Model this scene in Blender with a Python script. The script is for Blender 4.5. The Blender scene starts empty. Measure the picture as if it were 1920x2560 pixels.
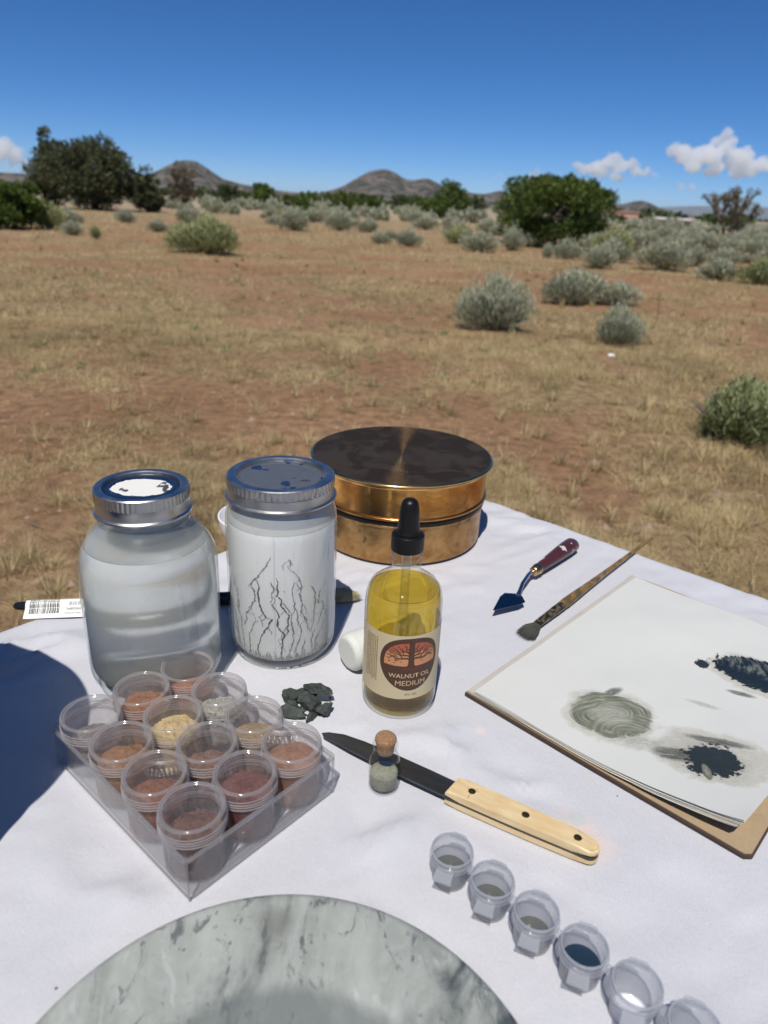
import bpy, bmesh, math, random
import numpy as np
from mathutils import Vector, Matrix, Quaternion, noise as mnoise

R = math.radians
random.seed(7)
rng = np.random.default_rng(11)
scene = bpy.context.scene
C = scene.collection

# ------------------------------------------------------------------ camera, sky, sun, exposure
GZ = -0.73                                   # ground level; the table top is z = 0
cam_d = bpy.data.cameras.new('camera')
cam = bpy.data.objects.new('camera', cam_d); C.objects.link(cam)
pitch, roll = R(23.5), R(2.8)
fwd = Vector((0, math.cos(pitch), -math.sin(pitch))); r0 = Vector((1, 0, 0)); u0 = r0.cross(fwd)
rgt = math.cos(roll)*r0 + math.sin(roll)*u0
up = -math.sin(roll)*r0 + math.cos(roll)*u0
m3 = Matrix((rgt, up, -fwd)).transposed()
cam.matrix_world = Matrix.Translation((0, 0, 0.375)) @ m3.to_4x4()
cam_d.sensor_fit = 'VERTICAL'; cam_d.sensor_height = 36.0; cam_d.sensor_width = 27.0
cam_d.lens = 36.0*1780/2560
cam_d.clip_start = 0.01; cam_d.clip_end = 300000
cam_d.dof.use_dof = True; cam_d.dof.focus_distance = 0.60; cam_d.dof.aperture_fstop = 8.2
scene.camera = cam

SUN_EL, SUN_AZ = R(62), R(80)                # azimuth: the way shadows fall, from +x
world = bpy.data.worlds.new('World'); scene.world = world; world.use_nodes = True
wn = world.node_tree.nodes; wl = world.node_tree.links
sky = wn.new('ShaderNodeTexSky'); sky.sky_type = 'NISHITA'; sky.sun_disc = False
sky.sun_elevation = SUN_EL; sky.sun_rotation = R(190); sky.altitude = 5000
sky.air_density = 1.0; sky.dust_density = 0.0; sky.ozone_density = 10.0
hs = wn.new('ShaderNodeHueSaturation'); hs.inputs['Saturation'].default_value = 1.14
wl.new(sky.outputs[0], hs.inputs['Color']); wl.new(hs.outputs[0], wn['Background'].inputs[0]); wn['Background'].inputs[1].default_value = 0.097

sun_d = bpy.data.lights.new('sun', 'SUN'); sun_d.energy = 4.5; sun_d.angle = R(0.53); sun_d.color = (1.0, 0.955, 0.89)
sun = bpy.data.objects.new('sun', sun_d); C.objects.link(sun)
sd = Vector((math.cos(SUN_AZ)*math.cos(SUN_EL), math.sin(SUN_AZ)*math.cos(SUN_EL), -math.sin(SUN_EL)))
sun.rotation_euler = sd.to_track_quat('-Z', 'Y').to_euler()

vs = scene.view_settings
vs.view_transform = 'Standard'; vs.look = 'None'; vs.exposure = 0.0; vs.gamma = 1.0; vs.use_curve_mapping = False
scene.render.engine = 'CYCLES'
cy = scene.cycles
cy.use_denoising = True
cy.max_bounces = 14; cy.diffuse_bounces = 3; cy.glossy_bounces = 6; cy.transmission_bounces = 10
cy.transparent_max_bounces = 40; cy.volume_bounces = 12
cy.sample_clamp_indirect = 6.0; cy.caustics_reflective = True; cy.caustics_refractive = True; cy.blur_glossy = 0.5

# ------------------------------------------------------------------ helpers
MATS = {}
class NT:
    """small node builder"""
    def __init__(s, name):
        s.m = bpy.data.materials.new(name); s.m.use_nodes = True
        s.t = s.m.node_tree; s.n = s.t.nodes; s.l = s.t.links
        s.n.clear(); s.out = s.n.new('ShaderNodeOutputMaterial'); MATS[name] = s.m
    def node(s, typ, **kw):
        x = s.n.new('ShaderNode'+typ)
        for k, v in kw.items():
            if k.startswith('i_'):
                key = k[2:]
                key = int(key) if key.isdigit() else key.replace('_', ' ')
                s.put(x.inputs[key], v)
            else: setattr(x, k, v)
        return x
    def put(s, sock, v):
        if isinstance(v, bpy.types.NodeSocket): s.l.new(v, sock)
        elif isinstance(v, bpy.types.Node): s.l.new(v.outputs[0], sock)
        else:
            if isinstance(v, (tuple, list)) and len(v) == 3 and sock.type == 'RGBA': v = (*v, 1)
            sock.default_value = v
    def coord(s, which='Object', scale=None, rot=None, loc=None):
        o = s.node('TexCoord').outputs[which]
        if scale is None and rot is None and loc is None: return o
        mp = s.node('Mapping'); s.l.new(o, mp.inputs[0])
        if scale is not None: mp.inputs['Scale'].default_value = scale if isinstance(scale, (tuple, list)) else (scale,)*3
        if rot is not None: mp.inputs['Rotation'].default_value = rot
        if loc is not None: mp.inputs['Location'].default_value = loc
        return mp.outputs[0]
    def noise(s, vec, scale, detail=4, rough=.55, dist=0, out=0):
        return s.node('TexNoise', i_Vector=vec, i_Scale=scale, i_Detail=detail, i_Roughness=rough, i_Distortion=dist).outputs[out]
    def ramp(s, fac, stops, interp='LINEAR'):
        x = s.node('ValToRGB'); s.l.new(fac, x.inputs[0]); e = x.color_ramp; e.interpolation = interp
        while len(e.elements) < len(stops): e.elements.new(.5)
        for el, (p, c) in zip(e.elements, stops):
            el.position = p
            if isinstance(c, (int, float)): c = (c, c, c)
            el.color = (*c, 1) if len(c) == 3 else c
        return x.outputs[0]
    def math(s, op, a, b=0.0, clamp=False):
        x = s.node('Math', operation=op, use_clamp=clamp); s.put(x.inputs[0], a); s.put(x.inputs[1], b); return x.outputs[0]
    def mix(s, fac, a, b, blend='MIX'):
        x = s.node('Mix', data_type='RGBA', blend_type=blend)
        s.put(x.inputs[0], fac); s.put(x.inputs[6], a); s.put(x.inputs[7], b); return x.outputs[2]
    def bump(s, h, strength=.3, dist=.001, normal=None):
        x = s.node('Bump', i_Strength=strength, i_Distance=dist, i_Height=h)
        if normal is not None: s.l.new(normal, x.inputs['Normal'])
        return x.outputs[0]
    def pbsdf(s, col, rough=.6, normal=None, **kw):
        p = s.node('BsdfPrincipled'); s.put(p.inputs['Base Color'], col); s.put(p.inputs['Roughness'], rough)
        if normal is not None: s.l.new(normal, p.inputs['Normal'])
        for k, v in kw.items(): s.put(p.inputs[k.replace('_', ' ')], v)
        return p
    def mixsh(s, fac, a, b):
        x = s.node('MixShader'); s.put(x.inputs[0], fac)
        s.l.new(a.outputs[0] if isinstance(a, bpy.types.Node) else a, x.inputs[1])
        s.l.new(b.outputs[0] if isinstance(b, bpy.types.Node) else b, x.inputs[2]); return x.outputs[0]
    def done(s, sh):
        s.l.new(sh.outputs[0] if isinstance(sh, bpy.types.Node) else sh, s.out.inputs[0]); return s.m

def simple(name, col, rough=.6, var=0.0, scale=40, bump=0.0, **kw):
    t = NT(name); c = col; nrm = None
    if var or bump:
        n = t.noise(t.coord(), scale, 5)
        if var:
            c = t.mix(n, tuple(max(0, x*(1-var)) for x in col), tuple(min(1, x*(1+var)) for x in col))
        if bump: nrm = t.bump(n, .6, bump)
    return t.done(t.pbsdf(c, rough, nrm, **kw))

def tag(o, label=None, cat=None, group=None, kind=None):
    if label: o['label'] = label
    if cat: o['category'] = cat
    if group: o['group'] = group
    if kind: o['kind'] = kind
    return o
def thing(name, label, cat, loc=(0, 0, 0), rotz=0, group=None):
    o = bpy.data.objects.new(name, None); C.objects.link(o); o.empty_display_size = .02
    o.location = loc; o.rotation_euler = (0, 0, rotz)
    return tag(o, label, cat, group)
def obj(name, me, mat=None, parent=None, loc=None, rot=None):
    o = bpy.data.objects.new(name, me); C.objects.link(o)
    if mat is not None and not me.materials: me.materials.append(MATS[mat] if isinstance(mat, str) else mat)
    if parent is not None: o.parent = parent
    if loc is not None: o.location = loc
    if rot is not None: o.rotation_euler = rot
    return o
def mesh(name, verts, faces, smooth=False):
    me = bpy.data.meshes.new(name); me.from_pydata([tuple(map(float, v)) for v in verts], [], faces); me.update()
    if smooth: me.shade_smooth()
    return me
def np_mesh(name, V, F, smooth=False):
    """V (n,3), F (m,k) arrays"""
    me = bpy.data.meshes.new(name); V = np.asarray(V, dtype=np.float32); F = np.asarray(F, dtype=np.int32)
    k = F.shape[1]
    me.vertices.add(len(V)); me.vertices.foreach_set('co', V.ravel())
    me.loops.add(F.size); me.loops.foreach_set('vertex_index', F.ravel())
    me.polygons.add(len(F)); me.polygons.foreach_set('loop_start', np.arange(0, F.size, k, dtype=np.int32))
    me.update(calc_edges=True); me.validate()
    if smooth: me.shade_smooth()
    return me
def bm_mesh(name, bm, smooth=False, angle=None):
    bmesh.ops.recalc_face_normals(bm, faces=bm.faces)
    me = bpy.data.meshes.new(name); bm.to_mesh(me); bm.free()
    if angle is not None: me.shade_smooth(); me.set_sharp_from_angle(angle=R(angle))
    elif smooth: me.shade_smooth()
    return me
def lathe(name, prof, seg=64, closed=False, smooth=True, angle=40, rfun=None, z_off=None):
    """prof: list of (r, z); r==0 ends become poles. rfun(i_profile, theta) -> radius factor"""
    V, F = [], []; rows = []
    for i, (r, z) in enumerate(prof):
        if r < 1e-7:
            rows.append([len(V)]); V.append((0, 0, z))
        else:
            row = []
            for k in range(seg):
                th = 2*math.pi*k/seg; rr = r*(rfun(i, th, k) if rfun else 1)
                row.append(len(V)); V.append((rr*math.cos(th), rr*math.sin(th), z + (z_off(i, th) if z_off else 0)))
            rows.append(row)
    n = len(rows)
    for i in range(n if closed else n-1):
        a, b = rows[i], rows[(i+1) % n]
        if len(a) == 1 and len(b) == 1: continue
        for k in range(seg):
            k2 = (k+1) % seg
            if len(a) == 1: F.append((a[0], b[k2], b[k]))
            elif len(b) == 1: F.append((a[k], a[k2], b[0]))
            else: F.append((a[k], a[k2], b[k2], b[k]))
    me = mesh(name, V, F)
    if smooth: me.shade_smooth(); me.set_sharp_from_angle(angle=R(angle))
    return me
def round_prof(pts, k=5):
    """round the inner corners of a profile: pts (r, z, radius)"""
    out = []
    for i, p in enumerate(pts):
        rad = p[2] if len(p) > 2 else 0
        if rad == 0 or i in (0, len(pts)-1): out.append((p[0], p[1])); continue
        a, b, c_ = Vector(pts[i-1][:2]), Vector(p[:2]), Vector(pts[i+1][:2])
        d1, d2 = (a-b), (c_-b); rad = min(rad, d1.length*.48, d2.length*.48)
        p1, p2 = b+d1.normalized()*rad, b+d2.normalized()*rad
        for j in range(k+1):
            t = j/k; q = p1*(1-t)**2 + b*2*t*(1-t) + p2*t*t; out.append((q.x, q.y))
    return out
def tube_mesh(name, pts, rads, seg=10, flat=None, cap=True):
    V, F = [], []; pts = [Vector(p) for p in pts]; n = len(pts)
    prev = None
    for i, p in enumerate(pts):
        t = (pts[min(i+1, n-1)]-pts[max(i-1, 0)]).normalized()
        ref = Vector((0, 0, 1)) if abs(t.z) < .9 else Vector((1, 0, 0))
        s = t.cross(ref).normalized()
        if prev is not None and s.dot(prev) < 0: s = -s
        prev = s; w = s.cross(t).normalized()
        r = rads[i] if isinstance(rads, (list, tuple)) else rads
        ra, rb = (r if isinstance(r, (list, tuple)) else (r, r))
        for k in range(seg):
            th = 2*math.pi*k/seg; V.append(p + s*ra*math.cos(th) + w*rb*math.sin(th))
    for i in range(n-1):
        for k in range(seg):
            k2 = (k+1) % seg; F.append((i*seg+k, i*seg+k2, (i+1)*seg+k2, (i+1)*seg+k))
    if cap: F.append(tuple(range(seg))[::-1]); F.append(tuple((n-1)*seg+k for k in range(seg)))
    me = mesh(name, V, F); me.shade_smooth(); me.set_sharp_from_angle(angle=R(50)); return me
def box_mesh(name, sx, sy, sz, bevel=0, z0=0, seg=2):
    bm = bmesh.new(); bmesh.ops.create_cube(bm, size=1)
    for v in bm.verts: v.co = Vector((v.co.x*sx, v.co.y*sy, (v.co.z+.5)*sz+z0))
    if bevel: bmesh.ops.bevel(bm, geom=list(bm.edges), offset=bevel, segments=seg, affect='EDGES')
    return bm_mesh(name, bm, angle=40)
def vnoise2(x, y, seed=0):
    """numpy value noise, smooth"""
    x = np.asarray(x, float); y = np.asarray(y, float)
    xi = np.floor(x).astype(np.int64); yi = np.floor(y).astype(np.int64); xf = x-xi; yf = y-yi
    def h(a, b):
        n = (a*374761393 + b*668265263 + seed*974634777) & 0x7fffffff
        n = ((n ^ (n >> 13))*1274126177) & 0x7fffffff
        return ((n ^ (n >> 16)) & 0xffff)/65535.0
    u = xf*xf*(3-2*xf); v = yf*yf*(3-2*yf)
    return (h(xi, yi)*(1-u)+h(xi+1, yi)*u)*(1-v) + (h(xi, yi+1)*(1-u)+h(xi+1, yi+1)*u)*v
def fbm2(x, y, oct=4, seed=0):
    a, s, t = 1.0, 0.0, 0.0
    for o in range(oct):
        s = s + a*vnoise2(x*2**o, y*2**o, seed+o*17); t += a; a *= .5
    return s/t
def text_mesh(body, size, align='CENTER', bold=0.0, spacing=1.0):
    cu = bpy.data.curves.new('lettering', 'FONT'); cu.body = body; cu.size = size; cu.align_x = align; cu.offset = bold
    cu.resolution_u = 3; cu.space_character = spacing
    o = bpy.data.objects.new('lettering_tmp', cu); C.objects.link(o)
    bpy.context.view_layer.update()
    me = bpy.data.meshes.new_from_object(o.evaluated_get(bpy.context.evaluated_depsgraph_get()))
    bpy.data.objects.remove(o); bpy.data.curves.remove(cu); me.name = 'lettering'
    me.materials.clear(); return me

# ------------------------------------------------------------------ materials
def thin_clear(name, tint=(.97, .98, .98), rough=.04, haze=0.0, haze_col=(.7, .68, .7), base=.045, edge=.85, power=4.0, haze_noise=False, edge_tint=None):
    """thin clear wall: passes light straight through, mirrors more at grazing angles, plus a little milky haze"""
    t = NT(name)
    f = t.node('LayerWeight', i_Blend=.5).outputs['Facing']
    fp = t.math('POWER', f, power)
    fac = t.math('ADD', t.math('MULTIPLY', fp, edge), base, True)
    tc = tint
    if edge_tint is not None: tc = t.mix(t.math('POWER', f, 2.2), tint, edge_tint)
    tr = t.node('BsdfTransparent'); t.put(tr.inputs[0], tc)
    gl = t.node('BsdfGlossy'); gl.inputs['Roughness'].default_value = rough; gl.inputs[0].default_value = (.95, .97, 1, 1)
    sh = t.mixsh(fac, tr, gl)
    if haze:
        df = t.node('BsdfDiffuse'); t.put(df.inputs[0], haze_col)
        tl = t.node('BsdfTranslucent'); t.put(tl.inputs[0], haze_col)
        hz = t.mixsh(.5, df, tl)
        hf = haze
        if haze_noise:
            n = t.noise(t.coord(), 90, 5, .65)
            hf = t.math('MULTIPLY', t.ramp(n, [(.35, .35), (.7, 1.0)]), haze*1.6, True)
        sh = t.mixsh(hf, sh, hz)
    return t.done(sh)

thin_clear('jar_glass', tint=(.975, .985, .98), rough=.02, base=.05, edge=.7, power=4, edge_tint=(.80, .84, .81))
thin_clear('bottle_glass', tint=(.97, .975, .97), rough=.02, base=.05, edge=.75, power=4, edge_tint=(.75, .76, .7))
thin_clear('lid_ring_plastic', tint=(.96, .955, .955), rough=.03, haze=.14, haze_col=(.68, .63, .60), base=.09, edge=.6, edge_tint=(.60, .58, .58))
thin_clear('lid_edge_plastic', tint=(.9, .9, .9), rough=.1, haze=.36, haze_col=(.66, .62, .60), base=.14, edge=.6)
thin_clear('lid_plastic', tint=(.965, .955, .955), rough=.03, haze=.11, haze_col=(.66, .59, .56), base=.06, edge=.5, haze_noise=True)
thin_clear('tray_plastic', tint=(.975, .972, .972), rough=.03, haze=.012, haze_col=(.72, .68, .66), base=.045, edge=.6, edge_tint=(.82, .82, .82))
thin_clear('tray_rim_highlight', tint=(.9, .9, .9), rough=.08, haze=.20, haze_col=(.62, .61, .61), base=.08, edge=.6, edge_tint=(.7, .7, .7))  # extra pale haze paints the light grey highlight lines of the edges

def cloth_material():
    t = NT('white_cloth'); o = t.coord()
    th = R(24)
    w1 = t.node('TexWave', wave_type='BANDS', bands_direction='X', i_Vector=t.coord('Object', rot=(0, 0, th)), i_Scale=330, i_Distortion=.6, i_Detail=1, i_Detail_Scale=3).outputs[1]
    w2 = t.node('TexWave', wave_type='BANDS', bands_direction='Y', i_Vector=t.coord('Object', rot=(0, 0, th)), i_Scale=420, i_Distortion=.8, i_Detail=1, i_Detail_Scale=3).outputs[1]
    n1 = t.noise(o, 700, 3, .7); n2 = t.noise(o, 60, 4, .6); n3 = t.noise(o, 9, 4)
    h = t.math('ADD', t.math('ADD', t.math('MULTIPLY', w1, .6), t.math('MULTIPLY', w2, .4)), t.math('MULTIPLY', n1, .9))
    nb = t.bump(h, .85, .00032)
    nb = t.bump(n2, .45, .0016, nb)
    col = t.mix(n1, (.500, .502, .535), (.650, .652, .685))
    col = t.mix(t.ramp(n3, [(.35, 0), (.75, .35)]), col, (.53, .53, .558))
    def blob(x, y, r, sharp, nscale, namp):
        mp = t.node('Mapping', vector_type='POINT'); t.l.new(o, mp.inputs[0]); mp.inputs['Location'].default_value = (-x/r, -y/r, 0); mp.inputs['Scale'].default_value = (1/r, 1/r, 0)
        ln = t.node('VectorMath', operation='LENGTH'); t.l.new(mp.outputs[0], ln.inputs[0])
        nn = t.noise(o, nscale, 4, .65)
        d = t.math('ADD', ln.outputs['Value'], t.math('MULTIPLY', t.math('SUBTRACT', nn, .5), namp))
        return t.ramp(d, [(0.0, 1), (sharp, 1), (1.0, 0)] if sharp else [(0, 1), (1, 0)], 'EASE')
    for x, y, r, sh, ns, na, c_, k in STAINS:
        col = t.mix(t.math('MULTIPLY', blob(x, y, r, sh, ns, na), k), col, c_)
    # scattered crumbs of pigment
    vo = t.node('TexVoronoi', i_Vector=o, i_Scale=46); vo.feature = 'F1'
    rnd = t.node('SeparateColor'); t.l.new(vo.outputs['Color'], rnd.inputs[0])
    spot = t.math('MULTIPLY', t.math('LESS_THAN', vo.outputs['Distance'], t.math('MULTIPLY', rnd.outputs[1], .055)), t.math('GREATER_THAN', rnd.outputs[0], .80))
    col = t.mix(t.math('MULTIPLY', spot, .8), col, (.07, .08, .085))
    p = t.pbsdf(col, .88, nb); p.inputs['Sheen Weight'].default_value = .15; p.inputs['Specular IOR Level'].default_value = .2
    return t.done(p)
STAINS = [(.135, .3495, .026, 0, 60, 1.1, (.76, .56, .47), .7), (.152, .340, .020, 0, 70, .9, (.76, .60, .53), .5),
          (.1405, .361, .0075, .6, 160, .9, (.50, .56, .54), .7), (.128, .3585, .005, .5, 160, .9, (.55, .60, .58), .5),
          (.084, .4455, .006, 0, 150, .8, (.80, .62, .52), .6), (.052, .4405, .012, 0, 60, .9, (.62, .66, .68), .4),
          (-.02, .545, .05, 0, 40, .8, (.66, .68, .70), .35), (-.045, .44, .05, 0, 40, .8, (.68, .69, .72), .35)]
cloth_material()

def ground_material():
    t = NT('desert_soil'); o = t.coord()
    a = t.node('Attribute', attribute_name='litter').outputs['Fac']
    n1 = t.noise(o, .55, 6, .6); n2 = t.noise(o, 14, 6, .68); n3 = t.noise(o, 90, 4, .7)
    soil = t.mix(t.ramp(n1, [(.35, 0), (.65, 1)]), (.300, .170, .086), (.450, .275, .150))
    soil = t.mix(t.ramp(n2, [(.32, .85), (.62, 0)]), soil, (.135, .076, .044))
    soil = t.mix(t.ramp(n3, [(.55, 0), (.8, .6)]), soil, (.43, .28, .185))
    litter = t.mix(n3, (.285, .205, .105), (.52, .405, .220))
    litter = t.mix(t.ramp(n2, [(.4, .7), (.62, 0)]), litter, (.150, .096, .052))
    k = t.math('MULTIPLY', a, t.ramp(n2, [(.25, .35), (.6, 1)]))
    col = t.mix(k, soil, litter)
    far = t.node('Attribute', attribute_name='far').outputs['Fac']
    spk = t.noise(t.coord('Object', scale=(.012, .003, 1)), 1.0, 6, .75)
    farcol = t.mix(t.ramp(spk, [(.42, 1), (.56, 0)]), (.36, .285, .195), (.17, .175, .12))
    col = t.mix(far, col, farcol)
    h = t.math('ADD', n2, t.math('MULTIPLY', n3, .5))
    return t.done(t.pbsdf(col, .95, t.bump(h, .9, .03), Specular_IOR_Level=.15))
ground_material()

def leaf_material(name, dark, light, transl=.25, rough=.6):
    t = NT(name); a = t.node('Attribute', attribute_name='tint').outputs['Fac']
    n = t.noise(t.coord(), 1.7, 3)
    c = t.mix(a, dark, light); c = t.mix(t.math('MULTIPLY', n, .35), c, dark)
    d = t.pbsdf(c, rough, Specular_IOR_Level=.25); tl = t.node('BsdfTranslucent'); t.put(tl.inputs[0], c)
    return t.done(t.mixsh(transl, d, tl))
leaf_material('juniper_leaf', (.030, .054, .011), (.160, .220, .046))
leaf_material('pinyon_leaf', (.036, .048, .022), (.145, .155, .072))
leaf_material('dry_leaf', (.080, .068, .042), (.270, .205, .130))
leaf_material('sage_leaf', (.195, .200, .125), (.600, .610, .430), .25)
leaf_material('chamisa_leaf', (.190, .215, .090), (.540, .550, .270), .25)
leaf_material('green_leaf', (.125, .150, .062), (.440, .470, .225), .25)
leaf_material('straw', (.270, .200, .098), (.740, .600, .330), .3)
leaf_material('far_leaf', (.036, .056, .020), (.125, .155, .055), .1)
leaf_material('cholla_skin', (.085, .080, .045), (.220, .195, .120), .05)
simple('bark', (.115, .090, .068), .9, .35, 12, .02)
simple('twig', (.15, .125, .095), .9, .3, 8)

# ------------------------------------------------------------------ ground, hills, sky things
def build_ground():
    rad = np.concatenate([np.linspace(.3, 12, 60), np.geomspace(12.5, 80, 50), np.geomspace(90, 62000, 46)])
    ang = np.concatenate([np.linspace(R(45), R(135), 200), np.linspace(R(137), R(403), 60)])
    A, Rr = np.meshgrid(ang, rad)
    X = Rr*np.cos(A); Y = Rr*np.sin(A)
    Z = GZ + ground_h(X, Y)
    V = np.stack([X, Y, Z], -1).reshape(-1, 3); na, nr = len(ang), len(rad); F = []
    i, j = np.meshgrid(np.arange(nr-1), np.arange(na), indexing='ij'); j2 = (j+1) % na
    F = np.stack([i*na+j, (i+1)*na+j, (i+1)*na+j2, i*na+j2], -1).reshape(-1, 4)
    c0 = len(V); V = np.vstack([V, [[0, 0, GZ]]])
    F = np.vstack([F, np.stack([np.full(na, c0), np.full(na, c0), np.arange(na), (np.arange(na)+1) % na], -1)])
    # centre fan as triangles needs its own mesh pass: use degenerate-free quads by skipping it
    F = F[:-na]
    me = np_mesh('ground', V, F, True)
    lit = np.append(litter(X, Y).ravel(), 0); far = np.append(np.clip((Rr-24)/50, 0, 1).ravel(), 0)
    for nm, d in (('litter', lit), ('far', far)):
        at = me.attributes.new(nm, 'FLOAT', 'POINT'); at.data.foreach_set('value', d.astype(np.float32))
    o = obj('ground', me, 'desert_soil'); tag(o, kind='structure'); return o
def ground_h(X, Y):
    d = np.hypot(X, Y)
    amp = np.clip((d-1.5)/6, 0, 1)*np.clip((220-d)/160, 0, 1)
    return amp*((fbm2(X*.22+7, Y*.22+3, 3, 5)-.5)*.20 + (fbm2(X*1.3, Y*1.3, 3, 9)-.5)*.07)
def litter(X, Y):
    n = fbm2(X*.42+3.1, Y*.62+1.7, 5, 21)
    n2 = fbm2(X*2.3, Y*2.6, 3, 44)
    return np.clip((n*.62+n2*.38-.43)/.13, 0, 1)
build_ground()

def hill_material(name, a, b, dots, scale):
    t = NT(name); o = t.coord()
    n = t.noise(o, .004, 5, .6); n2 = t.noise(o, scale, 3, .6)
    c = t.mix(n, a, b); c = t.mix(t.ramp(n2, [(.44, 1), (.58, 0)]), c, dots)
    return t.done(t.pbsdf(c, 1.0, Specular_IOR_Level=0))
hill_material('hill_brush', (.130, .112, .098), (.185, .160, .138), (.052, .054, .047), .03)
hill_material('far_range', (.13, .12, .11), (.18, .16, .14), (.07, .075, .07), .004)

def ridge(name, dist, prof, label, depth, mat='hill_brush', seed=1, ncol=150, nrow=34, rough=.10):
    """prof: list of (azimuth deg right of +y, elevation deg): a rounded hill body with real depth, crest at 'dist'"""
    az = np.linspace(prof[0][0], prof[-1][0], ncol)
    el = np.interp(az, [p[0] for p in prof], [p[1] for p in prof])
    kern = np.array([1, 2, 3, 2, 1])/9; el = np.convolve(np.pad(el, 2, 'edge'), kern, 'valid')
    H = dist*np.tan(np.radians(np.maximum(el, 0)))
    s = np.linspace(-1, 1, nrow); V = np.zeros((nrow, ncol, 3))
    hm = H.max()
    for i, t in enumerate(s):
        rr = dist + t*depth*(.35+.65*H/hm)
        f = np.clip(1-abs(t), 0, 1); f = f**1.15
        x = rr*np.sin(np.radians(az)); y = rr*np.cos(np.radians(az))
        g = fbm2(x/hm*1.4, y/hm*1.4, 4, seed)
        z = H*f*(1+(g-.5)*rough*4*(1-f)*(f > 0)) + (g-.5)*rough*hm*.5*(f*(1-f))*4
        V[i, :, 0] = x; V[i, :, 1] = y; V[i, :, 2] = GZ-3+z
    i, j = np.meshgrid(np.arange(nrow-1), np.arange(ncol-1), indexing='ij')
    F = np.stack([i*ncol+j, i*ncol+j+1, (i+1)*ncol+j+1, (i+1)*ncol+j], -1).reshape(-1, 4)
    o = obj(name, np_mesh(name, V.reshape(-1, 3), F, True), mat)
    tag(o, label, 'hill', kind='structure'); return o
ridge('hill', 3200, [(-21.5, 0), (-19.6, .45), (-17.6, 1.22), (-16.4, 1.85), (-15.5, 2.2), (-14.6, 2.2), (-13.8, 1.75), (-12.8, 1.12), (-11.3, .8), (-9.2, .55), (-7.2, .42), (-5, .2), (-3.5, 0)],
      'grey brown cone shaped hill behind the dead brown tree', 520, seed=3)
ridge('hill', 3000, [(-9, 0), (-7, .35), (-5.4, .62), (-4.2, 1.0), (-3, 1.75), (-2.1, 2.2), (-1.2, 2.36), (-.5, 2.2), (.3, 1.75), (.9, 1.66), (1.5, 1.78), (2.0, 1.9), (2.6, 1.62), (3.4, 1.3), (4.3, 1.2), (5.2, 1.0), (6.3, .98), (7.0, 1.2), (7.5, 1.28), (8.4, .95), (10, .55), (12.5, .3), (14, 0)],
      'grey brown rounded double topped hill in the middle of the skyline', 560, seed=8)
ridge('hill', 4200, [(11, 0), (13, .35), (14.6, .62), (16, .70), (16.7, .92), (17.2, 1.0), (17.8, .86), (18.6, .50), (19.4, .3), (21, .15), (23, 0)],
      'low grey hill to the right of the large round juniper', 500, seed=12)
ridge('hill', 2600, [(-40, 0.3), (-33, .5), (-29, .72), (-26, .78), (-24, .62), (-22, .4), (-19.5, .0)], 'low grey ridge at the far left behind the big pinyon', 300, seed=15)
ridge('mountain_range', 42000, [(13, 0), (15.5, .38), (18, .52), (20.5, .72), (22, .80), (23.6, .78), (25.2, .86), (27, .80), (30, .62), (36, .3), (40, 0)],
      'far blue mountain range on the right horizon', 6000, 'far_range', 19)

# clouds: heaps of billows, fused into one lumpy body each
t = NT('cloud_white'); v = t.node('VolumePrincipled'); v.inputs['Color'].default_value = (1, 1, 1, 1); v.inputs['Density'].default_value = .0042; v.inputs['Anisotropy'].default_value = .2; t.l.new(v.outputs[0], t.out.inputs['Volume'])
def cloud(label, dist, blobs, seed, voxel):
    """blobs: (azimuth, elevation, angular radius) degrees"""
    random.seed(seed); bm = bmesh.new()
    for az, el, rad in blobs:
        rr = dist*math.tan(R(rad))
        for k in range(16):
            q = Vector((random.gauss(0, .62), random.gauss(0, .6), random.gauss(0, .44)))*rr
            s = rr*random.uniform(.14, .40) if k > 3 else rr*random.uniform(.65, .95)
            p = Vector((dist*math.sin(R(az)), dist*math.cos(R(az)), dist*math.tan(R(el)))) + q
            mm = Matrix.Translation(p) @ Matrix.Diagonal((s, s, s*.85, 1))
            bmesh.ops.create_icosphere(bm, subdivisions=2, radius=1, matrix=mm)
    me = bpy.data.meshes.new('cloud'); bm.to_mesh(me); bm.free()
    o = obj('cloud', me, 'cloud_white')
    md = o.modifiers.new('fuse', 'REMESH'); md.mode = 'VOXEL'; md.voxel_size = voxel
    tx = bpy.data.textures.new('billow', 'CLOUDS'); tx.noise_scale = voxel*5; tx.noise_depth = 5
    d = o.modifiers.new('billow', 'DISPLACE'); d.texture = tx; d.strength = voxel*5.0; d.mid_level = .5; d.texture_coords = 'GLOBAL'
    dg = bpy.context.evaluated_depsgraph_get(); m2 = bpy.data.meshes.new_from_object(o.evaluated_get(dg))
    o.modifiers.clear(); o.data = m2; m2.shade_smooth()
    if not m2.materials: m2.materials.append(MATS['cloud_white'])
    tag(o, label, 'cloud', 'cumulus clouds low over the horizon')
cloud('large white towering cumulus cloud at the right edge', 30000, [(18.6, 4.0, .42), (19.3, 3.75, .55), (20.0, 3.5, .62), (20.9, 3.7, .75), (21.6, 4.25, .62), (21.9, 4.75, .42), (22.4, 3.7, .8), (23.2, 3.3, .7), (24.0, 3.2, .6), (24.7, 3.4, .5), (25.6, 3.2, .55), (26.4, 3.0, .5), (21.5, 3.0, .5)], 4, 45)
cloud('smaller white cumulus cloud above the low grey hill', 30000, [(12.7, 2.85, .38), (13.4, 2.75, .5), (14.2, 2.95, .55), (14.9, 3.3, .5), (15.1, 3.65, .28), (15.8, 3.0, .5), (16.5, 2.7, .42), (15.2, 2.6, .4), (17.2, 2.75, .28), (17.7, 2.55, .2)], 9, 42)
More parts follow.
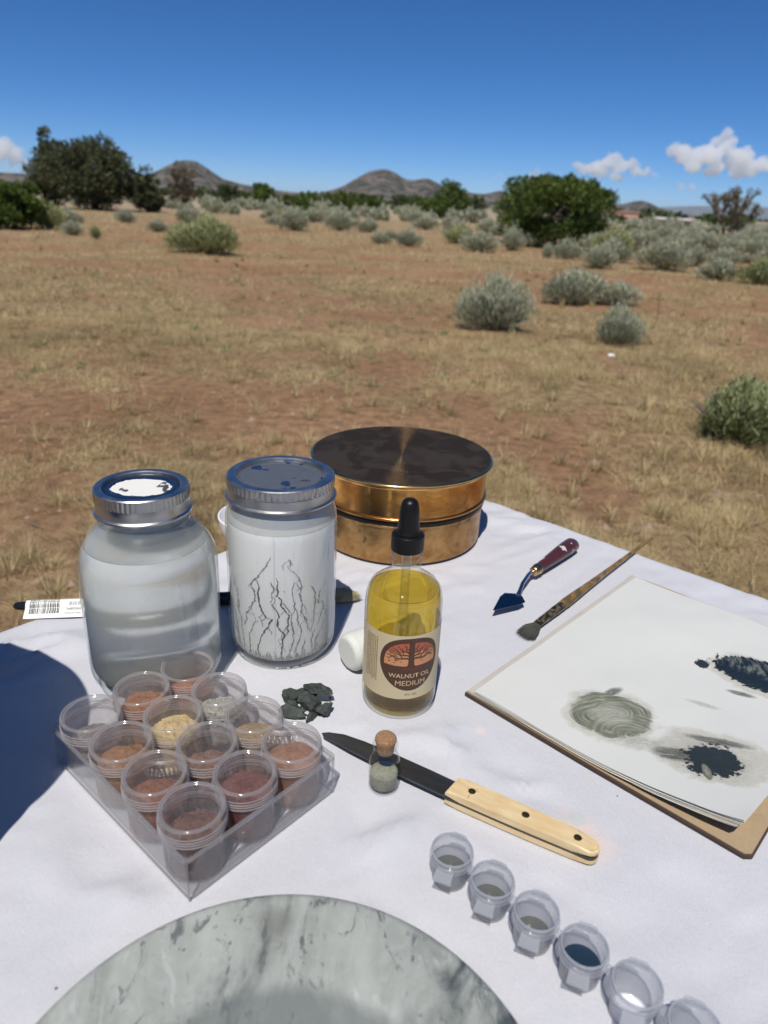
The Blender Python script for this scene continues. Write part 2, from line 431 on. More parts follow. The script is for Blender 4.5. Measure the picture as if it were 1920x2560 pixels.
cloud('pale cumulus cloud at the left edge beside the pinyon', 30000, [(-27.4, 1.9, .8), (-26.4, 1.75, .6), (-28.6, 1.7, .8), (-25.6, 1.5, .4), (-30, 1.6, .8)], 15, 55)
cloud('tiny white puff of cloud above the hill shoulder', 32000, [(7.0, 2.1, .13), (7.25, 2.05, .12)], 20, 24)
cloud('faint low puff of cloud behind the round juniper', 32000, [(9.2, 2.2, .22), (9.8, 2.3, .25), (10.3, 2.1, .2)], 23, 30)
cloud('small low puff of cloud under the towering cumulus', 32000, [(19.6, 1.95, .2), (20.2, 1.9, .22)], 26, 30)

# ------------------------------------------------------------------ vegetation
def leaf_cloud(centres, radii, tints, per, size, upward=.3, seed=0, aspect=.5):
    """many small leaf sprays (quads) around clump centres"""
    g = np.random.default_rng(seed); n = len(centres)*per
    c = np.repeat(np.asarray(centres), per, 0); r = np.repeat(np.asarray(radii), per)[:, None]; tn = np.repeat(np.asarray(tints), per)
    d = g.normal(size=(n, 3)); d /= np.linalg.norm(d, axis=1, keepdims=True)
    rad = g.uniform(.25, 1, (n, 1))**.6
    p = c + d*rad*r*np.array([1, 1, .85])
    ax = d + np.array([0, 0, upward]) + g.normal(size=(n, 3))*.35; ax /= np.linalg.norm(ax, axis=1, keepdims=True)
    sd_ = np.cross(ax, g.normal(size=(n, 3))); sd_ /= np.linalg.norm(sd_, axis=1, keepdims=True)
    s = size*g.uniform(.6, 1.4, (n, 1))
    a = p - sd_*s*aspect*.5; b = p + sd_*s*aspect*.5; e = p + ax*s + sd_*s*aspect*.35; f = p + ax*s*1.05 - sd_*s*aspect*.35
    V = np.stack([a, b, e, f], 1).reshape(-1, 3); F = np.arange(n*4).reshape(-1, 4)
    t = np.clip(tn + g.normal(size=n)*.16, 0, 1)
    return V, F, t
def leaf_obj(name, V, F, t, mat, parent):
    me = np_mesh(name, V, F); at = me.attributes.new('tint', 'FLOAT', 'FACE'); at.data.foreach_set('value', t.astype(np.float32))
    return obj(name, me, mat, parent)
def tree(name, label, x, y, w, h, nclump, per, leaf, mat, seed, group=None, cat='tree', shape='round', fill=.0, trunk=.10):
    g = np.random.default_rng(seed); w *= .91; h *= .80
    gz = GZ + float(ground_h(np.array([x]), np.array([y]))[0])
    root = thing(name, label, cat, (x, y, gz), 0, group)
    cs, rs, ts = [], [], []
    while len(cs) < nclump:
        d = g.normal(size=3); d /= np.linalg.norm(d); q = g.uniform(.55, 1)**.5 if fill == 0 else g.uniform(.25, 1)**.5
        lob = .80 + .35*mnoise.noise(Vector((d[0]*1.9+seed, d[1]*1.9, d[2]*1.9)))
        zz = .5 + .5*d[2]*q*lob
        if shape == 'bush':
            dd = np.sign(d)*np.abs(d)**.62; px, py = dd[0]*q*(.55+.45*lob)*w/2, dd[1]*q*(.55+.45*lob)*w/2; zz = .5+.5*dd[2]*q*(.6+.4*lob)
        elif shape == 'round': px, py = d[0]*q*lob*w/2, d[1]*q*lob*w/2
        elif shape == 'cone':
            k = 1.15-.75*zz; px, py = d[0]*q*lob*w/2*k*1.25, d[1]*q*lob*w/2*k*1.25
        else:
            k = 1.0 - .3*abs(zz-.4); px, py = d[0]*q*lob*w/2*k, d[1]*q*lob*w/2*k
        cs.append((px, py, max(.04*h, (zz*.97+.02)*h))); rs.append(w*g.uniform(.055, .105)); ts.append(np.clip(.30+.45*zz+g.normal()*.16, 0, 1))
    if shape in ('round', 'bush'):      # upright tufts along the top edge
        for k in range(nclump//5):
            a = g.uniform(0, 2*math.pi); q = g.uniform(0, .8)**.5
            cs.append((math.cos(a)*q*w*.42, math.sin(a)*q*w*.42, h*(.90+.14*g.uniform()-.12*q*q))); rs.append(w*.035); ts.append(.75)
    cs = np.array(cs); pad = np.mean(rs)*.9
    cs[:, 2] = .03*h + (cs[:, 2]-cs[:, 2].min())/(np.ptp(cs[:, 2]))*(h*.97-pad)
    for ax_ in (0, 1): cs[:, ax_] *= (w/2-pad)/np.abs(cs[:, ax_]).max()
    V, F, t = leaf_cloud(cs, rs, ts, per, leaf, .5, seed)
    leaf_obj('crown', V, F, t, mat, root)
    # trunk with limbs
    bmv = []; bmf = []
    def add(me):
        o = len(bmv); bmv.extend([v.co.copy() for v in me.vertices]); bmf.extend([tuple(i+o for i in p.vertices) for p in me.polygons]); bpy.data.meshes.remove(me)
    add(tube_mesh('t', [(0, 0, -.05), (trunk*.3, 0, h*.18), (trunk*.2, trunk*.4, h*.42), (0, 0, h*.72)], [trunk, trunk*.8, trunk*.5, trunk*.15], 8))
    for k in range(9):
        c_ = cs[(k*7) % len(cs)]; z0 = h*g.uniform(.06, .4)
        m1 = (c_[0]*.45, c_[1]*.45, z0*.5+c_[2]*.45)
        add(tube_mesh('t', [(0, 0, z0), m1, (c_[0]*.9, c_[1]*.9, c_[2]*.95)], [trunk*.5, trunk*.3, trunk*.08], 6))
    obj('trunk', mesh('trunk', bmv, bmf, True), 'bark', root)
    return root
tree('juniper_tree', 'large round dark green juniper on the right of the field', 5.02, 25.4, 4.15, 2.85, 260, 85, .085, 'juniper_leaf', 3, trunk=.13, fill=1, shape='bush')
tree('pinyon_tree', 'big spreading olive pinyon tree at the left, tallest tree in view', -16.4, 41.5, 7.3, 4.45, 260, 70, .15, 'pinyon_leaf', 5, trunk=.2, fill=1, shape='spread')
tree('pinyon_tree', 'upright olive pinyon top rising from the left side of the big pinyon', -19.0, 42.5, 2.6, 4.85, 70, 60, .15, 'pinyon_leaf', 6, trunk=.15, fill=1, shape='spread')
tree('pinyon_tree', 'low olive pinyon at the right foot of the big pinyon', -13.5, 41.5, 1.9, 2.3, 45, 60, .14, 'pinyon_leaf', 16, trunk=.12, fill=1)
tree('juniper_tree', 'bright green juniper cut by the left edge of the frame', -9.9, 19.6, 2.1, 1.45, 85, 80, .075, 'juniper_leaf', 8, trunk=.08, fill=1)
tree('dead_pinyon_tree', 'brown dying pinyon tree in front of the cone shaped hill', -16.1, 57.9, 2.6, 4.0, 70, 40, .14, 'dry_leaf', 9, trunk=.12, fill=1, shape='spread')
tree('dead_pinyon_tree', 'small brown shrub left of the dying pinyon', -14.6, 46.0, 1.2, 1.6, 30, 40, .11, 'dry_leaf', 19, trunk=.08, fill=1)
tree('juniper_tree', 'small dark juniper right of the dying pinyon', -22.2, 100, 4.5, 2.9, 60, 45, .24, 'far_leaf', 10, trunk=.15, fill=1)
tree('juniper_tree', 'small dark juniper below the right slope of the cone hill', -16.6, 93, 4.8, 3.1, 60, 45, .24, 'juniper_leaf', 11, trunk=.15, fill=1)
tree('juniper_tree', 'low green juniper mid left of the far tree band', -7.0, 53, 2.5, 1.6, 50, 45, .15, 'juniper_leaf', 12, trunk=.1, fill=1)
tree('juniper_tree', 'low wide juniper left of the middle hill', -8.4, 111, 6.0, 2.6, 55, 40, .26, 'juniper_leaf', 13, trunk=.15, fill=1)
tree('juniper_tree', 'small rounded juniper under the middle hill summit', .4, 98, 3.6, 2.6, 45, 40, .22, 'far_leaf', 14, trunk=.12, fill=1)
tree('juniper_tree', 'pointed dark juniper between middle hill and large round juniper', 5.9, 90, 5.6, 4.7, 80, 50, .24, 'juniper_leaf', 17, trunk=.15, fill=1, shape='cone')
tree('juniper_tree', 'short juniper right beside the pointed dark juniper', 13.6, 140, 4.6, 3.6, 45, 40, .3, 'far_leaf', 18, trunk=.15, fill=1)
tree('juniper_tree', 'low far juniper beside the white roofed building', 24.6, 92, 5.0, 1.25, 40, 40, .24, 'far_leaf', 28, trunk=.12, fill=1)
tree('juniper_tree', 'dark far juniper behind the cholla cactus', 34.0, 80, 4.2, 1.9, 45, 40, .22, 'far_leaf', 29, trunk=.12, fill=1)

for lb, x, y, w, h in (('small green juniper low under the left flank of the middle hill', -5.6, 84, 4.4, 2.5), ('squat green juniper left of the rounded one under the summit', -3.2, 92, 3.8, 2.3), ('dark green juniper just right of the rounded one under the summit', 2.6, 104, 4.6, 2.7),
                       ('small dark juniper far off between cone hill and middle hill', -12.2, 108, 5.0, 2.6), ('low dark juniper left of the large round juniper foot', 3.2, 66, 3.0, 1.9)):
    tree('juniper_tree', lb, x, y, w, h, 45, 45, .2, 'juniper_leaf', int(abs(x*100)+y), trunk=.1, fill=1)
def far_woods():
    g = np.random.default_rng(31); n = 900
    az = np.radians(g.uniform(-42, 42, n)); d = np.exp(g.uniform(np.log(210), np.log(2100), n))
    keep = (fbm2(az*9+5, np.log(d)*2.2, 3, 77) > .44); az, d = az[keep], d[keep]; n = len(d)
    x, y = d*np.sin(az), d*np.cos(az)
    cs, rs, ts = [], [], []
    for i in range(n):
        w = g.uniform(2.0, 4.2); h = w*g.uniform(.42, .66); z = GZ + float(ground_h(np.array([x[i]]), np.array([y[i]]))[0])
        for k in range(7):
            cs.append((x[i]+g.normal()*w*.26, y[i]+g.normal()*w*.26, z+h*g.uniform(.25, .72))); rs.append(w*.26); ts.append(g.uniform(.1, .9))
    V, F, t_ = leaf_cloud(cs, rs, ts, 10, .9, .4, 32, .8)
    me = np_mesh('distant_juniper_belt', V, F); at = me.attributes.new('tint', 'FLOAT', 'FACE'); at.data.foreach_set('value', t_.astype(np.float32))
    o = obj('distant_juniper_belt', me, 'far_leaf'); tag(o, 'dark green belt of far junipers along the plain under the hills', 'woodland', kind='stuff')
far_woods()

def sage_mesh(seed, nblade, w=1.0, h=1.0, blade=.16, width=.012, up=.7):
    """a dome of upright slender leaves on branching stems; unit size: width 1, height 1"""
    g = np.random.default_rng(seed)
    nsub = 11; sa = g.uniform(0, 2*math.pi, nsub); sr = g.uniform(.0, .34, nsub); sr[0] = 0; sh = g.uniform(.72, .98, nsub)*(1-1.3*sr**1.6); sh[0] = .97; sw = g.uniform(.17, .27, nsub)
    sub = g.integers(0, nsub, nblade); b = g.uniform(0, 2*math.pi, nblade); q = g.uniform(0, 1, nblade)**.5
    px = sr[sub]*np.cos(sa[sub]) + np.cos(b)*q*sw[sub]; py = sr[sub]*np.sin(sa[sub]) + np.sin(b)*q*sw[sub]
    px += g.normal(size=nblade)*.02; py += g.normal(size=nblade)*.02
    ph = np.sqrt(np.clip(1-q**2, 0, 1))
    tipz = (.12 + (sh[sub]-.12)*ph**.8)*(1+g.normal(size=nblade)*.12)
    inner = g.uniform(.0, .5, nblade)*(g.uniform(size=nblade) < .4)
    tip = np.stack([px, py, tipz], 1)*(1-inner[:, None]*np.array([.4, .4, .8]))
    tipr = np.hypot(px, py); a = np.arctan2(py, px)
    tip[:, :2] *= .47/np.percentile(tipr, 97); tip[:, 2] *= .96/np.percentile(tip[:, 2], 98); tipr = np.hypot(tip[:, 0], tip[:, 1])
    base = np.stack([np.cos(a)*tipr*.35, np.sin(a)*tipr*.35, np.zeros(nblade)], 1)
    d = tip-base; d /= np.linalg.norm(d, axis=1, keepdims=True)
    d = d*(1-up*.4) + np.array([0, 0, up*.4]) + g.normal(size=(nblade, 3))*.16; d /= np.linalg.norm(d, axis=1, keepdims=True)
    L = blade*g.uniform(.6, 1.35, (nblade, 1)); s = np.cross(d, g.normal(size=(nblade, 3))); s /= np.linalg.norm(s, axis=1, keepdims=True)
    wd = width*g.uniform(.7, 1.4, (nblade, 1))
    b0 = tip-d*L; v = np.stack([b0-s*wd*.5, b0+s*wd*.5, b0+d*L*.6+s*wd*.55, tip, b0+d*L*.6-s*wd*.55], 1).reshape(-1, 3)
    idx = np.arange(nblade)[:, None]*5; F = idx+np.array([[0, 1, 2, 3, 4]])
    v = v*np.array([w, w, h])
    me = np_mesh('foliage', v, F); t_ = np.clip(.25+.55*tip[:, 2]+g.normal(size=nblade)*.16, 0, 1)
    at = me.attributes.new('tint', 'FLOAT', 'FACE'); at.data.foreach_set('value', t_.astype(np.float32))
    # stems
    ns = 60; aa = g.uniform(0, 2*math.pi, ns); qq = g.uniform(.15, 1, ns)**.5*.38; V = []; F2 = []
    for k in range(ns):
        e = Vector((math.cos(aa[k])*qq[k]*w, math.sin(aa[k])*qq[k]*w, (.25+.45*math.sqrt(max(0, 1-(qq[k]/.5)**2)))*h))
        m = tube_mesh('t', [(0, 0, -.03), e*.5+Vector((0, 0, -.04*h)), e], [.012*w, .008*w, .003*w], 4)
        o = len(V); V.extend([x.co.copy() for x in m.vertices]); F2.extend([tuple(i+o for i in p.vertices) for p in m.polygons]); bpy.data.meshes.remove(m)
    return me, mesh('stems', V, F2)
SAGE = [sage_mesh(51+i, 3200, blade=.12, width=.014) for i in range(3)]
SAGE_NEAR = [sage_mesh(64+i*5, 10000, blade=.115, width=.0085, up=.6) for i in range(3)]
def dupmesh(me, mat):
    m = me.copy(); m.materials.clear(); m.materials.append(MATS[mat]); return m
SV = {}
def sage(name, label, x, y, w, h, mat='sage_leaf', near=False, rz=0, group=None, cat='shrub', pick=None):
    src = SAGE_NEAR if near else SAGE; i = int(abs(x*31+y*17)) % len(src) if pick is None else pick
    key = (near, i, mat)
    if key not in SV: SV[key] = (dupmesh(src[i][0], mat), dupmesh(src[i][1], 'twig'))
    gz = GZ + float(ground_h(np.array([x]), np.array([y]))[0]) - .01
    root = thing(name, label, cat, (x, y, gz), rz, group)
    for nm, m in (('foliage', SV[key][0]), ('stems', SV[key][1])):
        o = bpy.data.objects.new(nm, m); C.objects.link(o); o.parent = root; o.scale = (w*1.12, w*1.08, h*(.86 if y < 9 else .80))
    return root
sage('sagebrush', 'tall pale grey green sagebrush standing alone, nearest pale bush right of centre', .98, 7.2, .74, .60, near=True, pick=0)
sage('sagebrush', 'wide pale green sagebrush just behind and right of the tall pale one', 2.42, 10.1, 1.05, .54, near=True, rz=1.0, pick=1)
sage('sagebrush', 'low grey sagebrush skirt on the right end of the wide pale one', 3.0, 10.0, .62, .40, rz=2.2)
sage('sagebrush', 'small grey green sagebrush in front of the wide pale one', 2.16, 7.0, .56, .42, 'sage_leaf', near=True, rz=.4)
sage('chamisa_bush', 'fresh green bush cut by the right edge beside the table', 1.93, 3.82, .80, .36, 'green_leaf', near=True, rz=.9, pick=2)
sage('chamisa_bush', 'large yellow green chamisa bush left of centre in the field', -3.77, 15.2, 1.5, .88, 'chamisa_leaf', near=True, rz=.2, pick=1)
sage('sagebrush', 'small round sagebrush left of the yellow green chamisa', -6.9, 21.9, .66, .44)
sage('sagebrush', 'round sagebrush in the middle of the field below the middle hill', .3, 21.7, .9, .62, rz=2)
sage('sagebrush', 'wide low sagebrush left of the large round juniper', 2.18, 20.7, 1.3, .66, rz=1)
sage('sagebrush', 'upright sagebrush against the left foot of the large round juniper', 3.4, 22.6, .8, .85, rz=3)
sage('sagebrush', 'round sagebrush in front of the right side of the large round juniper', 4.41, 16.3, .84, .6, rz=4)
sage('sagebrush', 'large grey sagebrush right of the large round juniper', 5.72, 16.2, 1.2, .78, rz=5)
sage('sagebrush', 'small sagebrush touching the right of the large grey one', 7.3, 18.6, .62, .62, rz=.7)
sage('sagebrush', 'low sagebrush near the right edge, left of the yellowish one', 6.0, 14.0, 1.05, .5, rz=1.7)
sage('chamisa_bush', 'yellowish green bush at the right edge behind the fresh green one', 6.6, 13.5, .95, .6, 'green_leaf', rz=2.7)
sage('sagebrush', 'tiny upright sagebrush in front of the large round juniper', 3.69, 18.5, .34, .46, rz=3.7)
sage('sagebrush', 'small dark sagebrush by the left edge juniper', -8.0, 18.6, .62, .42, 'sage_leaf', rz=1.2)
sage('chamisa_bush', 'tiny bright green plant by the left edge juniper', -6.9, 17.3, .3, .34, 'green_leaf', rz=1.2)
sage('sagebrush', 'round grey sagebrush at the foot of the big pinyon', -10.6, 24.5, .95, .6, rz=1.9)
g_ = np.random.default_rng(5)
band = []
for k in range(900):
    az = R(g_.uniform(-27, 29)); d = float(np.exp(g_.uniform(np.log(19), np.log(105))))
    x, y = d*math.sin(az), d*math.cos(az)
    dens = .42 + .5*(math.degrees(az)+5)/30 if d < 40 else .85
    if math.degrees(az) < 3 and d < 26: dens = .04
    if g_.uniform() > dens: continue
    if any((x-a)**2+(y-b)**2 < (.75+.012*d)**2 for a, b in band): continue
    if (x-5.3)**2+(y-27)**2 < 7 or (x+16.6)**2+(y-41.5)**2 < 20: continue
    band.append((x, y))
near_band = [b for b in band if math.hypot(*b) < 46][::2][:80]; far_band = [b for b in band if math.hypot(*b) >= 46]
MARKS = [('the big pinyon', -16.4, 41.5), ('the dying brown pinyon', -16.1, 57.9), ('the yellow green chamisa', -3.77, 15.2), ('the low green mid juniper', -7, 53), ('the middle hill summit', -2, 90), ('the pointed dark juniper', 5.9, 90), ('the large round juniper', 5.02, 25.4), ('the white roofed building', 30.6, 88), ('the cholla cactus', 19.4, 45.2), ('the left edge juniper', -9.9, 19.6)]
ORD = ['nearest', 'second nearest', 'third nearest', 'fourth nearest', 'fifth nearest', 'sixth nearest', 'seventh nearest', 'eighth nearest', 'ninth nearest', 'tenth nearest', 'eleventh nearest', 'twelfth nearest', 'thirteenth nearest', 'fourteenth nearest', 'fifteenth nearest', 'farthest']
bush = []
for x, y in near_band:
    w = g_.uniform(.6, 1.45); hh = w*g_.uniform(.5, .72); mat = 'sage_leaf' if g_.uniform() < .85 else 'chamisa_leaf'; rz = g_.uniform(0, 6)
    az = math.atan2(x, y); mk = min(MARKS, key=lambda m: abs(math.atan2(m[1], m[2])-az)); da = az-math.atan2(mk[1], mk[2])
    rel = 'below' if abs(da) < .03 else ('left of' if da < 0 else 'right of')
    kind = ('small ' if w < .85 else 'wide ' if w > 1.2 else 'mid sized ') + ('grey green sagebrush' if mat == 'sage_leaf' else 'yellow green chamisa')
    bush.append((x, y, w, hh, mat, rz, kind, rel, mk[0]))
bush.sort(key=lambda b: math.hypot(b[0], b[1])); count = {}
for x, y, w, hh, mat, rz, kind, rel, mk in bush:
    key = (kind, rel, mk); n = count.get(key, 0); count[key] = n+1
    sage('sagebrush' if mat == 'sage_leaf' else 'chamisa_bush', f'{kind} {rel} {mk}, {ORD[min(n, 15)]} one', x, y, w, hh, mat, rz=rz, group='scattered brush in the middle distance')
def far_sage():       # the brush beyond reads as one pale band
    V = []; F = []; T = []; off = 0; src = sage_mesh(91, 420, blade=.22, width=.05)[0]; n = len(src.vertices); co = np.empty(n*3, np.float32); src.vertices.foreach_get('co', co); co = co.reshape(-1, 3)
    fi = np.arange(n).reshape(-1, 5); tt = np.empty(len(fi), np.float32); src.attributes['tint'].data.foreach_get('value', tt)
    for x, y in far_band:
        w = g_.uniform(.8, 1.9); hh = w*g_.uniform(.42, .6); a = g_.uniform(0, 6.28); z = GZ + float(ground_h(np.array([x]), np.array([y]))[0])
        q = co*np.array([w, w, hh]); V.append(np.stack([x+q[:, 0]*math.cos(a)-q[:, 1]*math.sin(a), y+q[:, 0]*math.sin(a)+q[:, 1]*math.cos(a), z+q[:, 2]], 1)); F.append(fi+off); T.append(tt); off += n
    me = np_mesh('distant_sagebrush', np.concatenate(V), np.concatenate(F)); at = me.attributes.new('tint', 'FLOAT', 'FACE'); at.data.foreach_set('value', np.concatenate(T))
    tag(obj('distant_sagebrush', me, 'sage_leaf'), 'pale band of far sagebrush across the plain under the hills', 'sagebrush', kind='stuff')
far_sage()

def cholla():
    x, y = 19.4, 45.2
    root = thing('cholla_cactus', 'bare branching cholla cactus by the right edge of the skyline', 'cactus', (x, y, GZ + float(ground_h(np.array([x]), np.array([y]))[0])))
    g = random.Random(8); V = []; F = []
    def add(m):
        o = len(V); V.extend([q.co.copy() for q in m.vertices]); F.extend([tuple(i+o for i in p.vertices) for p in m.polygons]); bpy.data.meshes.remove(m)
    tips = []
    def grow(p, d, L, r, depth):
        q = p + d*L*.5 + Vector((g.uniform(-1, 1), g.uniform(-1, 1), 0))*L*.08; e = p + d*L
        add(tube_mesh('t', [p, q, e], [r, r*.95, r*.8], 7)); tips.append((e, r))
        if depth == 0: return
        for k in range(g.choice((2, 2, 3))):
            a = g.uniform(0, 6.28); s = g.uniform(.35, .85)
            nd = (d + Vector((math.cos(a)*s, math.sin(a)*s, .25))).normalized(); grow(e, nd, L*g.uniform(.6, .85), r*.8, depth-1)
    for a in range(7):
        an = a*.9+g.uniform(-.2, .2); s = g.uniform(.3, .75)
        grow(Vector((math.cos(an)*.15, math.sin(an)*.15, 0)), Vector((math.cos(an)*s, math.sin(an)*s, 1)).normalized(), g.uniform(.75, 1.2), .075, 3)
    obj('branches', mesh('branches', V, F, True), 'bark', root)
    cs = [t_[0] for t_ in tips]; Vl, Fl, tt = leaf_cloud([tuple(c_) for c_ in cs], [.14]*len(cs), [random.uniform(.3, .9) for _ in cs], 16, .09, .3, 4)
    leaf_obj('spines', Vl, Fl, tt, 'cholla_skin', root)
cholla()

def grass():
    g = np.random.default_rng(101); Vs = []; Ts = []
    for (d0, d1, ntuft, nb, L, wd, spread) in ((1.1, 3.2, 6000, 13, .060, .0017, .045), (3.2, 7.5, 10000, 10, .07, .0030, .06), (7.5, 18, 8500, 8, .09, .007, .11), (18, 48, 6500, 6, .14, .018, .28)):
        n = ntuft*5
        az = np.radians(g.uniform(-31, 33, n)); d = np.sqrt(g.uniform(d0**2, d1**2, n)); x, y = d*np.sin(az), d*np.cos(az)
        lt = litter(x, y); cl = np.clip((fbm2(x*6, y*6, 3, 301)-.48)*8, .03, 1); ok = g.uniform(size=n) < (.04+.96*lt**1.2)*cl
        x, y = x[ok][:ntuft], y[ok][:ntuft]; m = len(x)
        tt = np.clip(g.uniform(.1, .8, m) + (fbm2(x*1.7, y*1.7, 3, 55)-.5)*1.5, 0, 1); gr = g.uniform(size=m)
        sc = g.uniform(.55, 1.35, m)
        X = np.repeat(x, nb)+g.normal(size=m*nb)*spread; Y = np.repeat(y, nb)+g.normal(size=m*nb)*spread
        Z = GZ + ground_h(X, Y) + .002
        a = g.uniform(0, 2*math.pi, m*nb); lean = g.uniform(.15, 1.0, m*nb)**.36; LL = L*np.repeat(sc, nb)*g.uniform(.5, 1.4, m*nb)
        dr = np.stack([np.cos(a)*lean, np.sin(a)*lean, np.sqrt(1-np.clip(lean, 0, .985)**2)], 1)
        sd_ = np.stack([-np.sin(a), np.cos(a), np.zeros_like(a)], 1)*wd*g.uniform(.6, 1.3, (m*nb, 1))
        p = np.stack([X, Y, Z], 1); tip = p + dr*LL[:, None]; tip[:, 2] -= .25*LL*lean**2; tip[:, 2] = np.maximum(tip[:, 2], Z+.004)
        Vs.append(np.stack([p-sd_*.5, p+sd_*.5, tip], 1).reshape(-1, 3)); Ts.append(np.clip(np.repeat(tt, nb)+g.normal(size=m*nb)*.2, 0, 1))
    for k in range(520):      # separate bunches standing above the mat
        az = R(g.uniform(-31, 33)); d = math.exp(g.uniform(math.log(1.25), math.log(16))); x, y = d*math.sin(az), d*math.cos(az); nb = 46
        z = GZ + float(ground_h(np.array([x]), np.array([y]))[0]); L = g.uniform(.05, .12)*(1+.02*d); a = g.uniform(0, 2*math.pi, nb); ln = g.uniform(.1, .95, nb)
        p = np.stack([x+np.cos(a)*g.uniform(0, .03, nb), y+np.sin(a)*g.uniform(0, .03, nb), np.full(nb, z)], 1)
        dr = np.stack([np.cos(a)*ln, np.sin(a)*ln, np.sqrt(1-ln**2)], 1); ll = L*g.uniform(.5, 1.2, nb)[:, None]
        sd_ = np.stack([-np.sin(a), np.cos(a), np.zeros(nb)], 1)*(.0016+.0006*d)
        Vs.append(np.stack([p-sd_*.5, p+sd_*.5, p+dr*ll], 1).reshape(-1, 3)); Ts.append(np.clip(g.uniform(.3, 1)+g.normal(size=nb)*.15, 0, 1))
    V = np.concatenate(Vs); F = np.arange(len(V)).reshape(-1, 3)
    me = np_mesh('dry_grass', V, F); at = me.attributes.new('tint', 'FLOAT', 'FACE'); at.data.foreach_set('value', np.concatenate(Ts).astype(np.float32))
    o = obj('dry_grass', me, 'straw'); tag(o, 'short straw coloured dry grass in patches over the red soil', 'grass', kind='stuff')
grass()
def weeds():
    g = np.random.default_rng(202); cs = []; rs = []; ts = []
    for k in range(150):
        az = R(g.uniform(-31, 32)); d = math.exp(g.uniform(math.log(4.5), math.log(34))); x, y = d*math.sin(az), d*math.cos(az)
        z = GZ + float(ground_h(np.array([x]), np.array([y]))[0]); s = g.uniform(.015, .04)*(1+.03*d)
        for q in range(3): cs.append((x+g.normal()*s, y+g.normal()*s, z+s*.4)); rs.append(s); ts.append(g.uniform(.2, 1))
    V, F, t_ = leaf_cloud(cs, rs, ts, 18, .022, .8, 203, .22)
    me = np_mesh('low_weeds', V, F); at = me.attributes.new('tint', 'FLOAT', 'FACE'); at.data.foreach_set('value', t_.astype(np.float32))
    tag(obj('low_weeds', me, 'green_leaf'), 'sparse low grey brown weeds scattered over the field', 'weeds', kind='stuff')
    # pebbles and clods
    V = []; F = []
    for k in range(900):
        az = R(g.uniform(-31, 32)); d = math.exp(g.uniform(math.log(1.3), math.log(14))); x, y = d*math.sin(az), d*math.cos(az)
        z = GZ + float(ground_h(np.array([x]), np.array([y]))[0]); s = g.uniform(.004, .013)*(2.2 if k % 9 == 0 else 1)
        b = [(s, 0, 0), (0, s, 0), (-s, 0, 0), (0, -s, 0), (0, 0, s*.8)]; o = len(V); a = g.uniform(0, 6)
        V += [(x+p[0]*math.cos(a)-p[1]*math.sin(a)*.7, y+p[0]*math.sin(a)+p[1]*math.cos(a)*.7, z+p[2]) for p in b]
        F += [(o, o+1, o+4), (o+1, o+2, o+4), (o+2, o+3, o+4), (o+3, o, o+4)]
    simple('pebble', (.33, .235, .17), .9, .4, 30)
    tag(obj('pebbles', mesh('pebbles', V, F), 'pebble'), 'small tan pebbles and clods on the red soil', 'pebbles', kind='stuff')
weeds()
def twigs():
    g = np.random.default_rng(404); V = []; F = []
    for k in range(340):
        az = R(g.uniform(-31, 33)); d = math.exp(g.uniform(math.log(1.25), math.log(12))); x, y = d*math.sin(az), d*math.cos(az)
        z = GZ + float(ground_h(np.array([x]), np.array([y]))[0])+.006; a = g.uniform(0, 6.28); L = g.uniform(.03, .13); b = a+g.normal()*.4
        m = tube_mesh('t', [(x, y, z), (x+math.cos(a)*L*.5, y+math.sin(a)*L*.5, z+.006), (x+math.cos(a)*L*.5+math.cos(b)*L*.5, y+math.sin(a)*L*.5+math.sin(b)*L*.5, z+.002)], [.0022, .0018, .001], 4)
        o = len(V); V.extend([q.co.copy() for q in m.vertices]); F.extend([tuple(i+o for i in p.vertices) for p in m.polygons]); bpy.data.meshes.remove(m)
    tag(obj('fallen_twigs', mesh('fallen_twigs', V, F), 'twig'), 'thin grey twigs scattered on the soil', 'twigs', kind='stuff')
twigs()
def rock_mesh(name, sx, sy, sz, seed, sub=3, rough=.25, facets=9):
    g = random.Random(seed); bm = bmesh.new(); bmesh.ops.create_icosphere(bm, subdivisions=sub, radius=1)
    planes = []
    for k in range(facets):
        n = Vector((g.gauss(0, 1), g.gauss(0, 1), g.gauss(0, 1))).normalized(); planes.append((n, g.uniform(.55, .85)))
    for v in bm.verts:
        p = v.co.copy()
        for n, d in planes:
            q = p.dot(n)
            if q > d: p -= n*(q-d)
        p *= 1+rough*.5*mnoise.noise(p*2.3+Vector((seed, 0, 0)))+rough*.3*mnoise.noise(p*6+Vector((0, seed, 0)))
        v.co = Vector((p.x*sx, p.y*sy, p.z*sz))
    zmin = min(v.co.z for v in bm.verts)
    for v in bm.verts: v.co.z -= zmin
    return bm_mesh(name, bm, angle=35)
simple('white_stone', (.75, .70, .66), .8, .1)
tag(obj('stone', rock_mesh('stone', .04, .028, .02, 5, 2), 'white_stone', loc=(1.81, 5.93, GZ + float(ground_h(np.array([1.81]), np.array([5.93]))[0])-.004)), 'single white stone lying in the dry grass right of centre', 'stone')
def stalk():
    z = GZ + float(ground_h(np.array([2.9]), np.array([8.1]))[0])
    pts = [(0, 0, 0), (.01, 0, .15), (-.005, 0, .28), (.0, 0, .36)]
    tag(obj('dry_stalk', tube_mesh('dry_stalk', pts, [.005, .004, .003, .002], 5), 'twig', loc=(2.9, 8.13, z)), 'single thin dry stalk standing right of the small sagebrush', 'stalk')
stalk()
